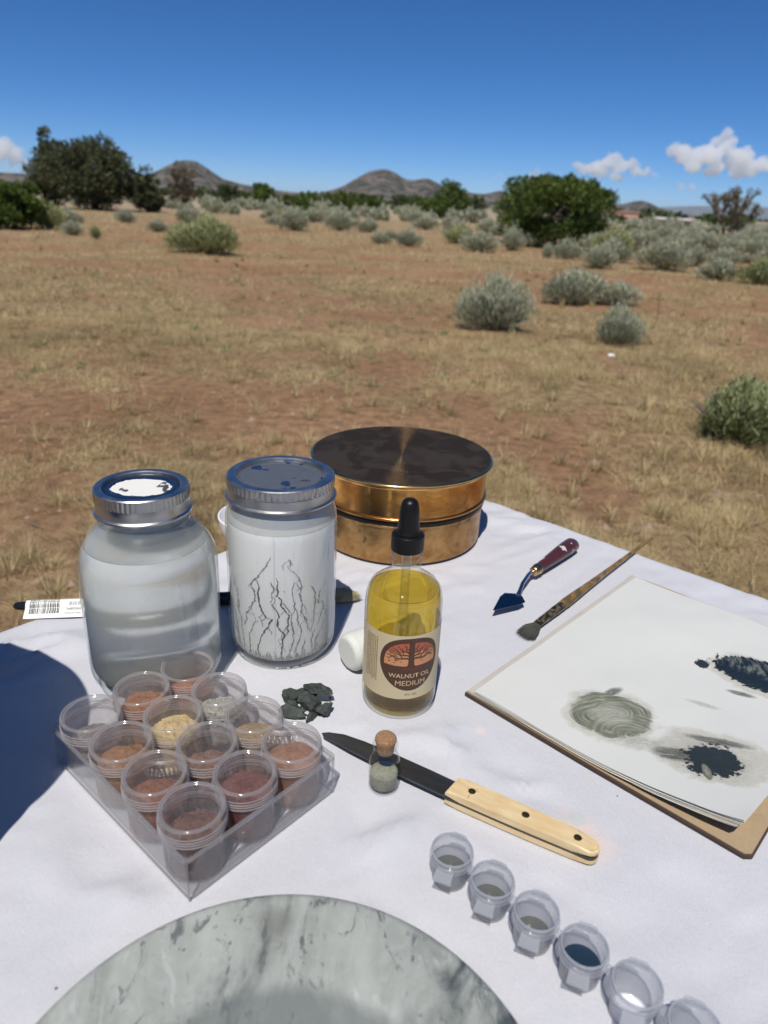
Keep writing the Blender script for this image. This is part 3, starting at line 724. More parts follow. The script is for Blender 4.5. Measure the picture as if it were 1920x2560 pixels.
def far_house():
    root = thing('far_building', 'low white roofed building far off at the right, before the low hill', 'building', (30.6, 88, GZ-.3), R(18))
    simple('plaster', (.55, .33, .24), .9, .1, 2); simple('white_roof', (.62, .60, .59), .5, .05, 2)
    obj('wall', box_mesh('wall', 4.6, 3, 1.0, .02), 'plaster', root)
    V = []; F = []; n = 24
    for i in range(n+1):
        x = -2.5+5*i/n; z = 1.02+.03*(i % 2)
        V += [(x, -1.8, z), (x, 0, z+.20), (x, 1.8, z)]
    for i in range(n): F += [(3*i, 3*i+3, 3*i+4, 3*i+1), (3*i+1, 3*i+4, 3*i+5, 3*i+2)]
    obj('roof', mesh('roof', V, F), 'white_roof', root)
    simple('dark_glass', (.03, .03, .035), .2)
    for x in (-1.3, .9): obj('window', box_mesh('window', .7, .06, .5, .01, .4), 'dark_glass', root, (x, -1.52, 0))
    obj('door', box_mesh('door', .6, .06, 1.0, .01, 0), 'dark_glass', root, (-.2, -1.52, 0))
    r2 = thing('far_building', 'long low tan building on the plain behind the white roofed one', 'building', (41, 150, GZ-.3), R(10))
    obj('wall', box_mesh('wall', 9, 5, 1.7, .03), 'plaster', r2); obj('roof', box_mesh('roof', 9.4, 5.4, .18, .02, 1.7), 'plaster', r2)
far_house()

# ------------------------------------------------------------------ table and cloth
TC = Vector((.058, 1.003, 0)); TU = Vector((math.cos(R(48.3)), math.sin(R(48.3)), 0)); TV = Vector((math.cos(R(-41.6)), math.sin(R(-41.6)), 0))
TL = 1.06
JAR1 = (-.1845, .499); JAR2 = (-.0866, .5506); BOT = (.0188, .479); TIN = (.018, .810); DISC = (-.0345, .152)
FLAT = [(JAR1[0], JAR1[1], .06), (JAR2[0], JAR2[1], .05), (BOT[0], BOT[1], .032), (TIN[0], TIN[1], .103), (DISC[0], DISC[1], .12), (-.1244, .3811, .07), (-.16, .41, .055), (-.08, .345, .055), (.0092, .3825, .012), (.25, .52, .13), (.2, .45, .06)]
def flat_seg(a, b, r, n=9):
    for k in range(n+1): FLAT.append((a[0]+(b[0]-a[0])*k/n, a[1]+(b[1]-a[1])*k/n, r))
flat_seg((-.045, .428), (.145, .326), .016); flat_seg((.13, .57), (.27, .73), .010); flat_seg((.11, .61), (.232, .777), .012); flat_seg((.0504, .309), (.16, .215), .02)
flat_seg((-.35, .577), (-.02, .632), .012); flat_seg((.0748, .4861), (.2435, .331), .02); flat_seg((.0748, .4861), (.2816, .7121), .02, 14); flat_seg((.16, .50), (.33, .55), .06); flat_seg((.19, .42), (.36, .45), .06); flat_seg((-.027, .513), (.044, .567), .018); flat_seg((-.075, .465), (-.035, .465), .018); FLAT.append((-.14, .725, .03))
def wrinkle(x, y):
    x = np.asarray(x, float); y = np.asarray(y, float)
    k = np.ones_like(x)
    for fx, fy, fr in FLAT:
        d = np.hypot(x-fx, y-fy); k = np.minimum(k, np.clip((d-fr)/(.030), 0, 1))
    k = k*k*(3-2*k)
    a = R(-28); xr = x*math.cos(a)-y*math.sin(a); yr = x*math.sin(a)+y*math.cos(a)
    n = fbm2(xr*9+2*vnoise2(x*6, y*6, 3), yr*26+2*vnoise2(x*7, y*5, 4), 3, 61)
    rid = 1-np.abs(2*n-1); rid = rid**3
    b = fbm2(x*7, y*7, 2, 90)
    big = fbm2(x*4.5+1, y*4.5, 2, 70)-.5
    h = (rid-.25)*.0095*np.clip((b-.35)*3, .15, 1) + big*.0085 + (fbm2(xr*22, yr*44, 2, 99)-.5)*.0044
    return -.0007 + k*(h-.0018)
def build_table():
    root = thing('folding_table', 'square folding table hidden under the white cloth', 'table', tuple(TC - TU*TL/2 + TV*TL/2 + Vector((0, 0, GZ))), math.atan2(TU.y, TU.x))
    simple('table_grey', (.5, .5, .5), .6, .05); simple('table_leg', (.12, .12, .12), .4, Metallic=.8)
    obj('tabletop', box_mesh('tabletop', TL-.014, TL-.014, .03, .004, -GZ-.036), 'table_grey', root)
    for sx in (-1, 1):
        for sy in (-1, 1): obj('leg', tube_mesh('leg', [(sx*.45, sy*.45, 0), (sx*.45, sy*.45, -GZ-.037)], .014, 10), 'table_leg', root)
    # cloth: top sheet, rounded edge and a hanging skirt with soft folds
    n = 210; drop = np.array([.0015, .004, .009, .03, .08, .15, .23])
    s = np.linspace(0, 1, n); S, T = np.meshgrid(s, s, indexing='ij')
    P = np.array([TC.x, TC.y])[None, None, :] - S[..., None]*TL*np.array([TU.x, TU.y]) + T[..., None]*TL*np.array([TV.x, TV.y])
    Z = wrinkle(P[..., 0], P[..., 1])
    edge = np.minimum.reduce([S, 1-S, T, 1-T])*TL
    Z = Z*np.clip(edge/.03, .3, 1) - .003*np.clip(1-edge/.006, 0, 1)**2
    V = [np.concatenate([P, Z[..., None]], -1).reshape(-1, 3)]
    i, j = np.meshgrid(np.arange(n-1), np.arange(n-1), indexing='ij')
    F = [np.stack([i*n+j, (i+1)*n+j, (i+1)*n+j+1, i*n+j+1], -1).reshape(-1, 4)]
    ring = [(a, 0) for a in range(n)] + [(n-1, b) for b in range(1, n)] + [(a, n-1) for a in range(n-2, -1, -1)] + [(0, b) for b in range(n-2, 0, -1)]
    cen = np.array([(TC - TU*TL/2 + TV*TL/2).x, (TC - TU*TL/2 + TV*TL/2).y]); m = len(ring)
    prev = np.array([a*n+b for a, b in ring]); base = V[0][prev]; off = len(V[0])
    outw = base[:, :2]-cen
    ax = np.stack([outw @ np.array([TU.x, TU.y]), outw @ np.array([TV.x, TV.y])], 1)
    kk = np.abs(ax) > TL/2-.001; dirn = (np.sign(ax)*kk); dirn = dirn/np.linalg.norm(dirn, axis=1, keepdims=True)
    ow = dirn[:, :1]*np.array([TU.x, TU.y]) + dirn[:, 1:]*np.array([TV.x, TV.y])
    for d in drop:
        amp = .003*min(1, d/.004) + .05*d*(1+np.sin(np.arange(m)/m*2*math.pi*34)*.9)
        q = base.copy(); q[:, :2] += ow*amp[:, None]; q[:, 2] = base[:, 2]-d
        V.append(q); cur = off+np.arange(m); off += m
        nx = np.roll(np.arange(m), -1)
        F.append(np.stack([prev, cur, cur[nx], prev[nx]], -1)); prev = cur
    me = np_mesh('tablecloth', np.concatenate(V), np.concatenate(F), True)
    o = obj('tablecloth', me, 'white_cloth')
    tag(o, 'white woven cloth draped over the square table', 'tablecloth')
build_table()

# ------------------------------------------------------------------ mason jars
def metal(name, col, rough=.3, var=.15, scale=60, bump=0, aniso=0):
    t = NT(name); n = t.noise(t.coord(), scale, 5, .6)
    c = t.mix(n, tuple(x*(1-var) for x in col), tuple(min(1, x*(1+var)) for x in col))
    r = t.ramp(n, [(.3, rough*.7), (.75, min(1, rough*1.5))])
    return t.done(t.pbsdf(c, r, t.bump(n, .4, bump) if bump else None, Metallic=1.0))
metal('zinc_band', (.47, .475, .475), .34, .14, 50)
def lid_disc(name, base_col, paint):
    t = NT(name); o = t.coord(); n = t.noise(o, 130, 5, .6); c = t.mix(n, tuple(x*.8 for x in base_col), tuple(min(1, x*1.15) for x in base_col))
    met = 1.0; rough = .32
    if paint == 'paper':       # torn white paper label with dark blots
        mp = t.coord('Object', scale=(1/.0262, 1/.0205, 0)); ln = t.node('VectorMath', operation='LENGTH'); t.l.new(mp, ln.inputs[0])
        d = t.math('ADD', ln.outputs['Value'], t.math('MULTIPLY', t.math('SUBTRACT', t.noise(o, 170, 4, .6), .5), .28))
        m = t.math('LESS_THAN', d, .86)
        bl = t.noise(t.coord('Object', scale=(1.0, .55, 1), loc=(.013, .02, 0)), 75, 3, .5)
        ink = t.ramp(bl, [(.615, 0), (.64, 1)])
        pc = t.mix(ink, (.72, .71, .66), (.05, .055, .07))
        c = t.mix(m, c, pc); met = t.math('SUBTRACT', 1.0, m); rough = t.math('ADD', t.math('MULTIPLY', m, .5), .25)
    else:                      # dusty grey with blue worn patches
        bl = t.noise(t.coord('Object', loc=(.4, .1, 0)), 48, 2, .5); ink = t.ramp(bl, [(.60, 0), (.63, 1)])
        c = t.mix(ink, c, (.055, .10, .22)); sp = t.noise(o, 900, 2, .5); c = t.mix(t.ramp(sp, [(.6, 0), (.75, .5)]), c, (.55, .55, .52))
        rough = t.mix(ink, (.42,)*3, (.2,)*3); met = .75
    return t.done(t.pbsdf(c, rough, None, Metallic=met))
lid_disc('lid_paper', (.30, .31, .33), 'paper'); lid_disc('lid_dusty', (.27, .275, .27), 'dusty')
def jar_lid(root, R_, z0, z1, disc_mat):
    """screw band with knurled upper edge, rolled foot, and an inset disc"""
    h = z1-z0; seg = 240
    prof = [(R_*.985, z0), (R_*1.03, z0+h*.03), (R_*1.035, z0+h*.10), (R_*.995, z0+h*.16), (R_*.985, z0+h*.30), (R_*.985, z0+h*.52), (R_*.995, z0+h*.56), (R_, z0+h*.62), (R_, z0+h*.86), (R_*.99, z0+h*.96), (R_*.965, z1), (R_*.84, z1), (R_*.815, z1-.0006), (R_*.81, z1-.0032)]
    kn = {7: .018, 8: .018}
    me = lathe('screw_band', prof, seg, angle=28, rfun=lambda i, th, k: 1-(kn.get(i, 0) if (k//2) % 2 else 0))
    obj('screw_band', me, 'zinc_band', root)
    dp = [(R_*.812, z1-.0034), (R_*.77, z1-.0030), (R_*.75, z1-.0022), (R_*.66, z1-.0020), (R_*.64, z1-.0024), (R_*.3, z1-.0024), (0, z1-.0024)]
    obj('lid', lathe('lid', dp, 96, angle=20), disc_mat, root)

def cloudy_water():
    t = NT('cloudy_water'); o = t.coord()
    z = t.node('SeparateXYZ'); t.l.new(o, z.inputs[0])
    n = t.noise(t.coord('Object', scale=(1, 1, .35)), 30, 4, .6)
    rf = t.node('BsdfRefraction'); rf.inputs['IOR'].default_value = 1.33; rf.inputs['Roughness'].default_value = .17; rf.inputs[0].default_value = (.92, .94, .95, 1)
    c = t.mix(n, (.70, .69, .63), (.82, .80, .74))
    milk = t.pbsdf(c, .9, None, Subsurface_Weight=1.0, Subsurface_Radius=(.05, .05, .045), Subsurface_Scale=1.0, Specular_IOR_Level=0.0)
    k = t.ramp(z.outputs['Z'], [(.0, .20), (.045, .27), (.080, .44), (.13, .50)])
    sh = t.mixsh(k, rf, milk)
    return t.done(sh)
cloudy_water()
t = NT('faint_light_film'); t.done(t.mixsh(.26, t.node('BsdfTransparent'), t.mixsh(.5, t.pbsdf((.60, .64, .60), .3), t.node('BsdfTranslucent'))))  # pale veil standing in for light inside the left jar's clear neck
t = NT('milk_film'); t.done(t.mixsh(.6, t.node('BsdfTransparent'), t.pbsdf((.62, .63, .62), .3)))

def jar_left():
    root = thing('mason_jar', 'wide shouldered glass mason jar of cloudy grey water, paper on its lid', 'jar', (*JAR1, 0))
    Rb = .0535
    prof = round_prof([(0, .004), (.037, .004, .003), (.0465, .0005, .004), (Rb, .014, .012), (Rb, .060), (Rb*1.005, .098, .02), (Rb*.985, .118, .022), (.0365, .140, .018), (.0322, .1455, .003), (.0322, .152)], 6)
    obj('glass_body', lathe('glass_body', prof, 96, angle=60), 'jar_glass', root)
    ri = Rb-.0022
    wp = round_prof([(0, .007), (.040, .007, .004), (ri, .016, .012), (ri, .060), (ri, .098, .02), (ri*.975, .1165, .012), (.0465, .1262), (.0457, .1258), (0, .1255)], 6)
    obj('cloudy_water', lathe('cloudy_water', wp, 96, angle=60), 'cloudy_water', root)
    bub = lathe('water_line', [(.0452, .1261), (.0461, .1275), (.0468, .1264), (.0461, .1258)], 96, closed=True)
    obj('water_line', bub, 'jar_glass', root)
    obj('neck_ring', lathe('neck_ring', [(.0322, .1428), (.0342, .1438), (.0342, .1448), (.0322, .1458)], 96), 'jar_glass', root)
    obj('residue_light_film', lathe('residue_light_film', [(.0452, .1275), (.0425, .1335), (.0352, .1405), (.0312, .1455), (.0312, .151)], 72), 'faint_light_film', root)  # added film paints the brightness of light refracted into the neck
    jar_lid(root, .0352, .1505, .1710, 'lid_paper')
jar_left()

def slurry():
    t = NT('white_slurry'); o = t.coord()
    n = t.noise(t.coord('Object', scale=(1, 1, .6)), 55, 5, .6); n2 = t.noise(o, 400, 3, .6)
    z = t.node('SeparateXYZ'); t.l.new(o, z.inputs[0])
    zz = t.ramp(t.math('DIVIDE', z.outputs['Z'], .14), [(0, (.56, .54, .50)), (.06, (.56, .54, .50)), (.075, (.24, .235, .22)), (.10, (.58, .57, .55)), (.5, (.72, .71, .68)), (.85, (.82, .81, .78)), (1, (.84, .83, .80))])
    c = t.mix(t.ramp(n, [(.35, 0), (.75, .45)]), zz, (.84, .83, .81)); c = t.mix(t.ramp(n2, [(.6, 0), (.8, .3)]), c, (.30, .30, .30))
    return t.done(t.pbsdf(c, .55, t.bump(n, .3, .001), Subsurface_Weight=.2, Subsurface_Radius=(.004, .004, .004), Subsurface_Scale=1.0))
slurry()
simple('crack_grey', (.23, .23, .22), .8, .5, 300); simple('crack_dark', (.09, .09, .09), .8, .5, 300)
CRACKS = [[(785, 520), (730, 620), (680, 690), (640, 755), (600, 785), (565, 850), (600, 920), (605, 1010), (560, 1090), (530, 1160), (500, 1200), (505, 1260), (470, 1350)],
          [(620, 780), (655, 860), (640, 960), (650, 1060), (690, 1140), (720, 1190), (775, 1205), (740, 1290), (690, 1370), (655, 1450), (620, 1560), (630, 1680)],
          [(770, 790), (812, 860), (780, 940), (820, 980)], [(790, 1030), (830, 1110), (850, 1160), (835, 1240), (840, 1300), (880, 1350), (910, 1390), (885, 1440), (880, 1520), (870, 1600), (880, 1700)],
          [(835, 740), (850, 780), (835, 840), (850, 880), (840, 940), (880, 990), (865, 1040), (910, 1100), (950, 1160), (940, 1240), (940, 1350), (900, 1420)],
          [(960, 545), (990, 610)], [(960, 655), (1000, 680), (1050, 750), (1075, 850), (1060, 940), (1080, 1050), (1070, 1150), (1110, 1230), (1155, 1400)],
          [(1155, 1400), (1185, 1300), (1190, 1180), (1205, 1070), (1200, 960), (1160, 870)], [(1225, 1350), (1275, 1180), (1270, 1120), (1230, 1100), (1250, 960)],
          [(1010, 800), (980, 880), (990, 970), (1010, 1080), (1035, 1160), (1040, 1280), (1075, 1340), (1060, 1440), (1020, 1540), (1010, 1600)],
          [(890, 1010), (940, 1090), (980, 1150), (975, 1250), (995, 1340), (995, 1450), (960, 1580), (930, 1690)],
          [(340, 840), (375, 890), (360, 930), (400, 1030), (420, 1090), (405, 1200), (450, 1290), (440, 1390), (460, 1500), (465, 1650)],
          [(330, 1150), (345, 1220), (380, 1330), (385, 1420), (410, 1530), (435, 1640)], [(340, 1390), (380, 1490), (410, 1640)],
          [(605, 1210), (610, 1240), (570, 1330), (560, 1380), (525, 1430), (535, 1550), (525, 1660)], [(1115, 1470), (1085, 1560), (1080, 1660)],
          [(1290, 1330), (1260, 1430), (1215, 1500), (1190, 1640)], [(1210, 1380), (1170, 1490), (1170, 1630)], [(800, 1580), (795, 1650)], [(770, 1000), (765, 1020)], [(900, 885), (912, 895)], [(310, 1440), (330, 1560), (350, 1640)], [(1230, 1560), (1210, 1650)]]
def jar_right():
    root = thing('mason_jar', 'straight sided mason jar of cracked white slurry beside the brass tin', 'jar', (*JAR2, 0))
    Rb = .0472
    prof = round_prof([(0, .003), (.030, .003, .003), (.040, .0005, .003), (Rb*.985, .010, .010), (Rb, .03), (Rb, .125, .02), (Rb*.985, .1345, .008), (.0432, .1445, .006), (.0425, .152)], 6)
    obj('glass_body', lathe('glass_body', prof, 96, angle=60), 'jar_glass', root)
    ri = Rb-.0018
    sp = round_prof([(0, .005), (.036, .005, .004), (ri*.985, .012, .010), (ri, .03), (ri, .125, .012), (ri*.99, .1305), (ri*.9, .1312), (0, .131)], 5)
    sl = obj('slurry', lathe('slurry', sp, 96, angle=60), 'white_slurry', root)
    g = random.Random(5)
    V = {'crack_grey': [], 'crack_dark': []}; F = {'crack_grey': [], 'crack_dark': []}
    def strip(pts, mat, w0):
        VV, FF = V[mat], F[mat]; fine = []
        for (a, b) in zip(pts[:-1], pts[1:]):
            nn = max(2, int(math.hypot(b[0]-a[0], b[1]-a[1])/16))
            for k in range(nn):
                t_ = k/nn; fine.append((a[0]+(b[0]-a[0])*t_+g.gauss(0, 4.2), a[1]+(b[1]-a[1])*t_))
        fine.append(pts[-1]); o = len(VV); n = len(fine)
        for k, (px, py) in enumerate(fine):
            th = math.asin(max(-.97, min(.97, (px-805)/560))); z = .131-(py-285)/1415*.1195
            edge = math.sin(math.pi*min(1, max(0, k/(n-1)*.94+.03)))**.5
            w = w0*g.uniform(.25, 1.8)*edge + .00008; rr = ri+.00035
            for sg in (-1, 1):
                a = th+sg*w/rr; VV.append((rr*math.sin(a), -rr*math.cos(a), z))
        for k in range(n-1): FF.append((o+2*k, o+2*k+1, o+2*k+3, o+2*k+2))
    for i, cpts in enumerate(CRACKS): strip(cpts, 'crack_dark' if i in (1, 4, 3) else 'crack_grey', .00054 if i in (0, 1, 3, 4, 6) else .00036)
    for cpts in CRACKS[:12]:      # hairline branches
        for q in range(3):
            a = cpts[g.randrange(len(cpts))]; p = [a]
            for e in range(g.randint(2, 5)): p.append((p[-1][0]+g.gauss(0, 22), p[-1][1]+g.uniform(12, 45)))
            strip([c_ for c_ in p if c_[1] < 1690] if len([c_ for c_ in p if c_[1] < 1690]) > 1 else cpts[:2], 'crack_grey', .00018)
    for k in range(150):
        x = g.uniform(-540, 540); y0 = 1700-abs(g.gauss(0, 22)); strip([(805+x, y0), (805+x+g.uniform(-12, 12), y0-g.uniform(20, 85)*g.uniform(.3, 1))], 'crack_grey', .00035)
    # the back of the jar is cracked too
    for i, cpts in enumerate(CRACKS[::2]):
        o = len(V['crack_grey']); strip(cpts, 'crack_grey', .0004)
        for q in range(o, len(V['crack_grey'])): v = V['crack_grey'][q]; V['crack_grey'][q] = (v[0], -v[1], v[2])
    for mname in V: tag(obj('crack', mesh('crack', V[mname], F[mname]), mname, sl), kind='stuff')
    obj('residue_light_film', lathe('residue_light_film', [(ri*.995, .129), (ri*.985, .1345), (.0424, .1435), (.0412, .1500)], 72), 'milk_film', root)
    obj('mould_seam', tube_mesh('mould_seam', [(.0006, -Rb-.0001, .012), (.0006, -Rb-.0001, .13)], .00028, 6), 'jar_glass', root)
    jar_lid(root, .0446, .1475, .1665, 'lid_dusty')
    mk = []
    simple('marker_ink', (.02, .02, .025), .5)
    V = []; F = []
    for (dx, dy, pts) in ((.017, -.012, [(0, 0), (.003, .004), (.002, .001), (.006, .005), (.0045, .001), (.009, .003)]), (.010, -.007, [(0, 0), (.002, .003), (.003, 0)])):
        for a, b in zip(pts[:-1], pts[1:]):
            p, q = Vector((dx+a[0], dy+a[1], .1643)), Vector((dx+b[0], dy+b[1], .1643)); n = (q-p).cross(Vector((0, 0, 1))).normalized()*.00025
            o = len(V); V += [p-n, p+n, q+n, q-n]; F.append((o, o+1, o+2, o+3))
    obj('scribble', mesh('scribble', V, F), 'marker_ink', root)
jar_right()

# ------------------------------------------------------------------ brass tin
def brass():
    t = NT('brass_side'); o = t.coord()
    n = t.noise(o, 26, 6, .65, .6); n2 = t.noise(o, 120, 4, .6); n3 = t.noise(t.coord('Object', scale=(1, 1, 2.2)), 14, 4, .6)
    c = t.mix(t.ramp(n, [(.38, 0), (.62, 1)]), (.70, .365, .105), (.46, .185, .045))
    c = t.mix(t.ramp(n3, [(.5, 0), (.72, .75)]), c, (.27, .19, .105)); c = t.mix(t.ramp(n2, [(.66, 0), (.74, .8)]), c, (.12, .075, .04))
    r = t.ramp(n, [(.35, .13), (.7, .34)])
    t.done(t.pbsdf(c, r, t.bump(n3, .25, .002), Metallic=1.0))
    t = NT('brass_patina'); o = t.coord()
    n = t.noise(o, 34, 6, .68, .4); n2 = t.noise(o, 95, 4, .6); n3 = t.noise(o, 260, 3, .6)
    c = t.mix(t.ramp(n, [(.36, 0), (.64, 1)]), (.52, .32, .13), (.30, .145, .05)); c = t.mix(t.ramp(n2, [(.60, 0), (.68, .8)]), c, (.15, .10, .05)); c = t.mix(t.ramp(n3, [(.62, 0), (.75, .5)]), c, (.62, .46, .27))
    t.done(t.pbsdf(c, t.ramp(n2, [(.35, .26), (.7, .52)]), t.bump(n2, .2, .0012), Metallic=.92))
    t = NT('brass_rim'); n = t.noise(t.coord(), 60, 4, .6); c = t.mix(n, (.62, .34, .12), (.78, .52, .22)); t.done(t.pbsdf(c, .22, Metallic=1.0))
    t = NT('tarnished_lid'); o = t.coord()
    n = t.noise(o, 22, 4, .5, .8); n2 = t.noise(o, 150, 4, .6)
    c = t.mix(t.ramp(n, [(.46, 0), (.56, 1)]), (.026, .018, .016), (.042, .029, .025)); c = t.mix(t.ramp(n2, [(.7, 0), (.8, .5)]), c, (.30, .20, .12))
    tg = t.node('Tangent', direction_type='RADIAL', axis='Z')
    ln = t.node('VectorMath', operation='LENGTH'); t.l.new(t.coord('Object', scale=(1, 1, 0)), ln.inputs[0]); cr = t.node('CombineXYZ'); t.put(cr.inputs[0], ln.outputs['Value'])
    gro = t.noise(cr.outputs[0], 2600, 3, .7)
    gl = t.node('BsdfAnisotropic') if hasattr(bpy.types, 'ShaderNodeBsdfAnisotropic') else t.node('BsdfGlossy')
    gl.inputs[0].default_value = (.95, .60, .26, 1); gl.inputs['Roughness'].default_value = .13
    gl.inputs['Anisotropy'].default_value = .9; gl.inputs['Rotation'].default_value = .0
    t.l.new(tg.outputs[0], gl.inputs['Tangent']); t.l.new(t.bump(gro, .8, .00022), gl.inputs['Normal'])
    df = t.node('BsdfDiffuse'); t.put(df.inputs[0], c)
    t.done(t.mixsh(t.ramp(n, [(.44, .12), (.58, .17)]), df, gl))
brass()
simple('rubber_black', (.006, .006, .006), .38, .1, 100, Specular_IOR_Level=.3)
def tin():
    root = thing('brass_tin', 'round two tier brass tin with dark tarnished lid behind the bottle', 'tin', (*TIN, 0))
    Rb = .1005
    obj('lower_tier', lathe('lower_tier', round_prof([(0, .0015), (Rb-.003, .0015, .002), (Rb, .004, .002), (Rb, .046), (Rb+.0018, .0475, .001), (Rb+.0018, .0495, .001), (Rb-.0005, .0505), (Rb-.004, .0505)]), 128), 'brass_patina', root)
    obj('gap_shade_ring', lathe('gap_shade_ring', [(Rb-.004, .0500), (Rb+.0022, .0508), (Rb+.0030, .0530), (Rb+.0022, .0552), (Rb-.004, .0556)], 128), 'rubber_black', root)  # black ring paints the shaded gap in the groove between the tiers
    obj('upper_tier', lathe('upper_tier', round_prof([(Rb-.004, .0556), (Rb+.0005, .0558), (Rb+.0042, .0568, .001), (Rb+.0042, .0592, .001), (Rb+.0018, .0604), (Rb+.0016, .0620), (Rb+.0022, .0900), (Rb+.0022, .0945)]), 128), 'brass_side', root)
    rim = obj('lid_rim', lathe('lid_rim', round_prof([(Rb+.002, .0930), (Rb+.0045, .0938, .001), (Rb+.0050, .0965, .001), (Rb+.0036, .0972), (Rb+.0036, .0980), (Rb+.0082, .0986, .0006), (Rb+.0088, .1000, .0008), (Rb+.0060, .1016, .0006), (Rb+.0052, .1014)], 4), 160), 'brass_rim', root)
    obj('lid', lathe('lid', round_prof([(Rb+.0056, .1014), (.100, .1018), (.034, .1020, .003), (.027, .0998, .004), (.012, .0990, .01), (0, .0992)], 6), 160, angle=30), 'tarnished_lid', root)
tin()

# ------------------------------------------------------------------ walnut oil bottle
t = NT('walnut_oil'); o_ = t.node('BsdfRefraction'); o_.inputs['IOR'].default_value = 1.36; o_.inputs['Roughness'].default_value = .0; o_.inputs[0].default_value = (1.0, .84, .26, 1)
gl = t.node('BsdfGlossy'); gl.inputs['Roughness'].default_value = .02
tl = t.node('BsdfTranslucent'); tl.inputs[0].default_value = (1.0, .66, .05, 1); tp = t.node('BsdfTransparent'); tp.inputs[0].default_value = (1.0, .84, .24, 1)
t.done(t.mixsh(.03, t.mixsh(.05, t.mixsh(.70, o_, tp), tl), gl))
simple('label_paper', (.56, .47, .285), .55, .06, 40)
simple('label_brown', (.075, .035, .018), .55); simple('label_orange', (.56, .255, .115), .55, .12, 60); simple('label_red', (.40, .105, .055), .55, .1, 60); simple('label_cream', (.60, .42, .25), .55); simple('label_rust', (.21, .055, .028), .55)
def bottle():
    root = thing('dropper_bottle', 'amber oil dropper bottle with black bulb and cream tree label', 'bottle', (*BOT, 0))
    Rb = .0302
    prof = round_prof([(0, .003), (.022, .003, .003), (.0265, .0005, .003), (Rb, .008, .006), (Rb, .095, .012), (Rb*.93, .108, .010), (.0120, .1195, .008), (.0106, .124, .003), (.0106, .1265), (.0122, .1277, .0006), (.0122, .1290, .0006), (.0104, .1302), (.0104, .1315), (.0119, .1325, .0005), (.0119, .1338, .0005), (.0102, .1350), (.0102, .147)], 5)
    obj('glass_body', lathe('glass_body', prof, 96, angle=50), 'bottle_glass', root)
    ri = Rb-.0016
    op = round_prof([(0, .0062), (.020, .0055, .004), (ri*.95, .0075, .004), (ri, .013, .004), (ri, .094, .010), (ri*.96, .1030), (ri*.93, .1062), (ri*.905, .1052), (ri*.8, .1048), (0, .1046)], 6)
    obj('oil', lathe('oil', op, 96, angle=60), 'walnut_oil', root)
    # dropper: collar, rubber bulb, glass pipette
    cap = lathe('dropper_collar', round_prof([(.0104, .1378), (.0124, .1378, .0004), (.0124, .1500, .0006), (.0110, .1508, .0005), (.0094, .1508)], 4), 120, angle=25, rfun=lambda i, th, k: 1-(.018 if (k//2) % 2 and 2 < i < 9 else 0))
    obj('dropper_collar', cap, 'rubber_black', root)
    obj('rubber_bulb', lathe('rubber_bulb', round_prof([(.0092, .1505), (.0092, .1525), (.0084, .1540, .001), (.0078, .160), (.0074, .169, .004), (.0060, .1762, .004), (.003, .1785, .003), (0, .1788)], 6), 64, angle=50), 'rubber_black', root)
    obj('pipette', lathe('pipette', [(.0036, .146), (.0036, .090), (.0036, .070), (.0034, .066), (.0016, .058), (.0012, .055), (.0007, .055), (.0011, .058), (.0028, .066), (.0028, .146)], 24, angle=60), 'bottle_glass', root)
    # wrapped label
    th0 = R(14)
    def wrap(u, v, rr): a = th0 + u/Rb; return (rr*math.sin(a), -rr*math.cos(a), v)
    V = []; F = []; n = 90; u0, u1 = -R(88)*Rb, R(104)*Rb
    for i in range(n+1):
        u = u0+(u1-u0)*i/n; V += [wrap(u, .0225, Rb+.00012), wrap(u, .0800, Rb+.00012)]
    for i in range(n): F.append((2*i, 2*i+2, 2*i+3, 2*i+1))
    lab = obj('label', mesh('label', V, F, True), 'label_paper', root)
    def patch(name, us, lo, hi, mat, rr, rows=1):
        V = []; F = []
        for u in us:
            a, b = lo(u), hi(u); V += [wrap(u, a, rr), wrap(u, b, rr)]
        for i in range(len(us)-1): F.append((2*i, 2*i+2, 2*i+3, 2*i+1))
        return obj(name, mesh(name, V, F, True), mat, lab)
    cz = .0545; hw = .0245
    def eg_hi(u): q = min(1, abs(u/hw)); return cz+.0010 + .0222*(1-q**2.7)**(1/2.2)
    def eg_lo(u): q = min(1, abs(u/hw)); return cz+.0010 - .0250*(1-q**2.0)**(1/1.75)
    us = [hw*math.sin(math.pi/2*(-1+2*i/48)) for i in range(49)]
    patch('emblem', us, eg_lo, eg_hi, 'label_brown', Rb+.00022)
    k = .86
    def in_hi(u): q = min(1, abs(u/(hw*k))); return cz+.0010 + .0182*(1-q**2.8)**(1/2.2)
    mid = cz+.0008
    for sg in (-1, 1):
        ul = [sg*(.0022+(hw*k-.0024)*i/24) for i in range(25)]
        patch('emblem_panel', ul, lambda u: mid-.0022+.0012*(abs(u)/hw)**2+.0025*max(0, 1-(abs(u)-.0022)/.0012)**2, lambda u: max(mid-.001, min(in_hi(u), in_hi(u)-.0)-.0035*max(0, 1-(abs(u)-.0022)/.002)), 'label_orange', Rb+.00032)
        patch('emblem_panel', ul, lambda u: max(mid, min(in_hi(u)-.0002, mid+.0098+.0012*math.sin(u*900))), in_hi, 'label_red', Rb+.00040)
    def stroke(pts, w, mat, name, rr):
        V = []; F = []
        for i, (u, v) in enumerate(pts):
            a = pts[max(i-1, 0)]; b = pts[min(i+1, len(pts)-1)]; d = Vector((b[0]-a[0], b[1]-a[1])).normalized(); nx, ny = -d.y, d.x
            ww = w*(1-.6*i/len(pts)); V += [wrap(u+nx*ww, v+ny*ww, rr), wrap(u-nx*ww, v-ny*ww, rr)]
        for i in range(len(pts)-1): F.append((2*i, 2*i+2, 2*i+3, 2*i+1))
        return V, F
    V = []; F = []
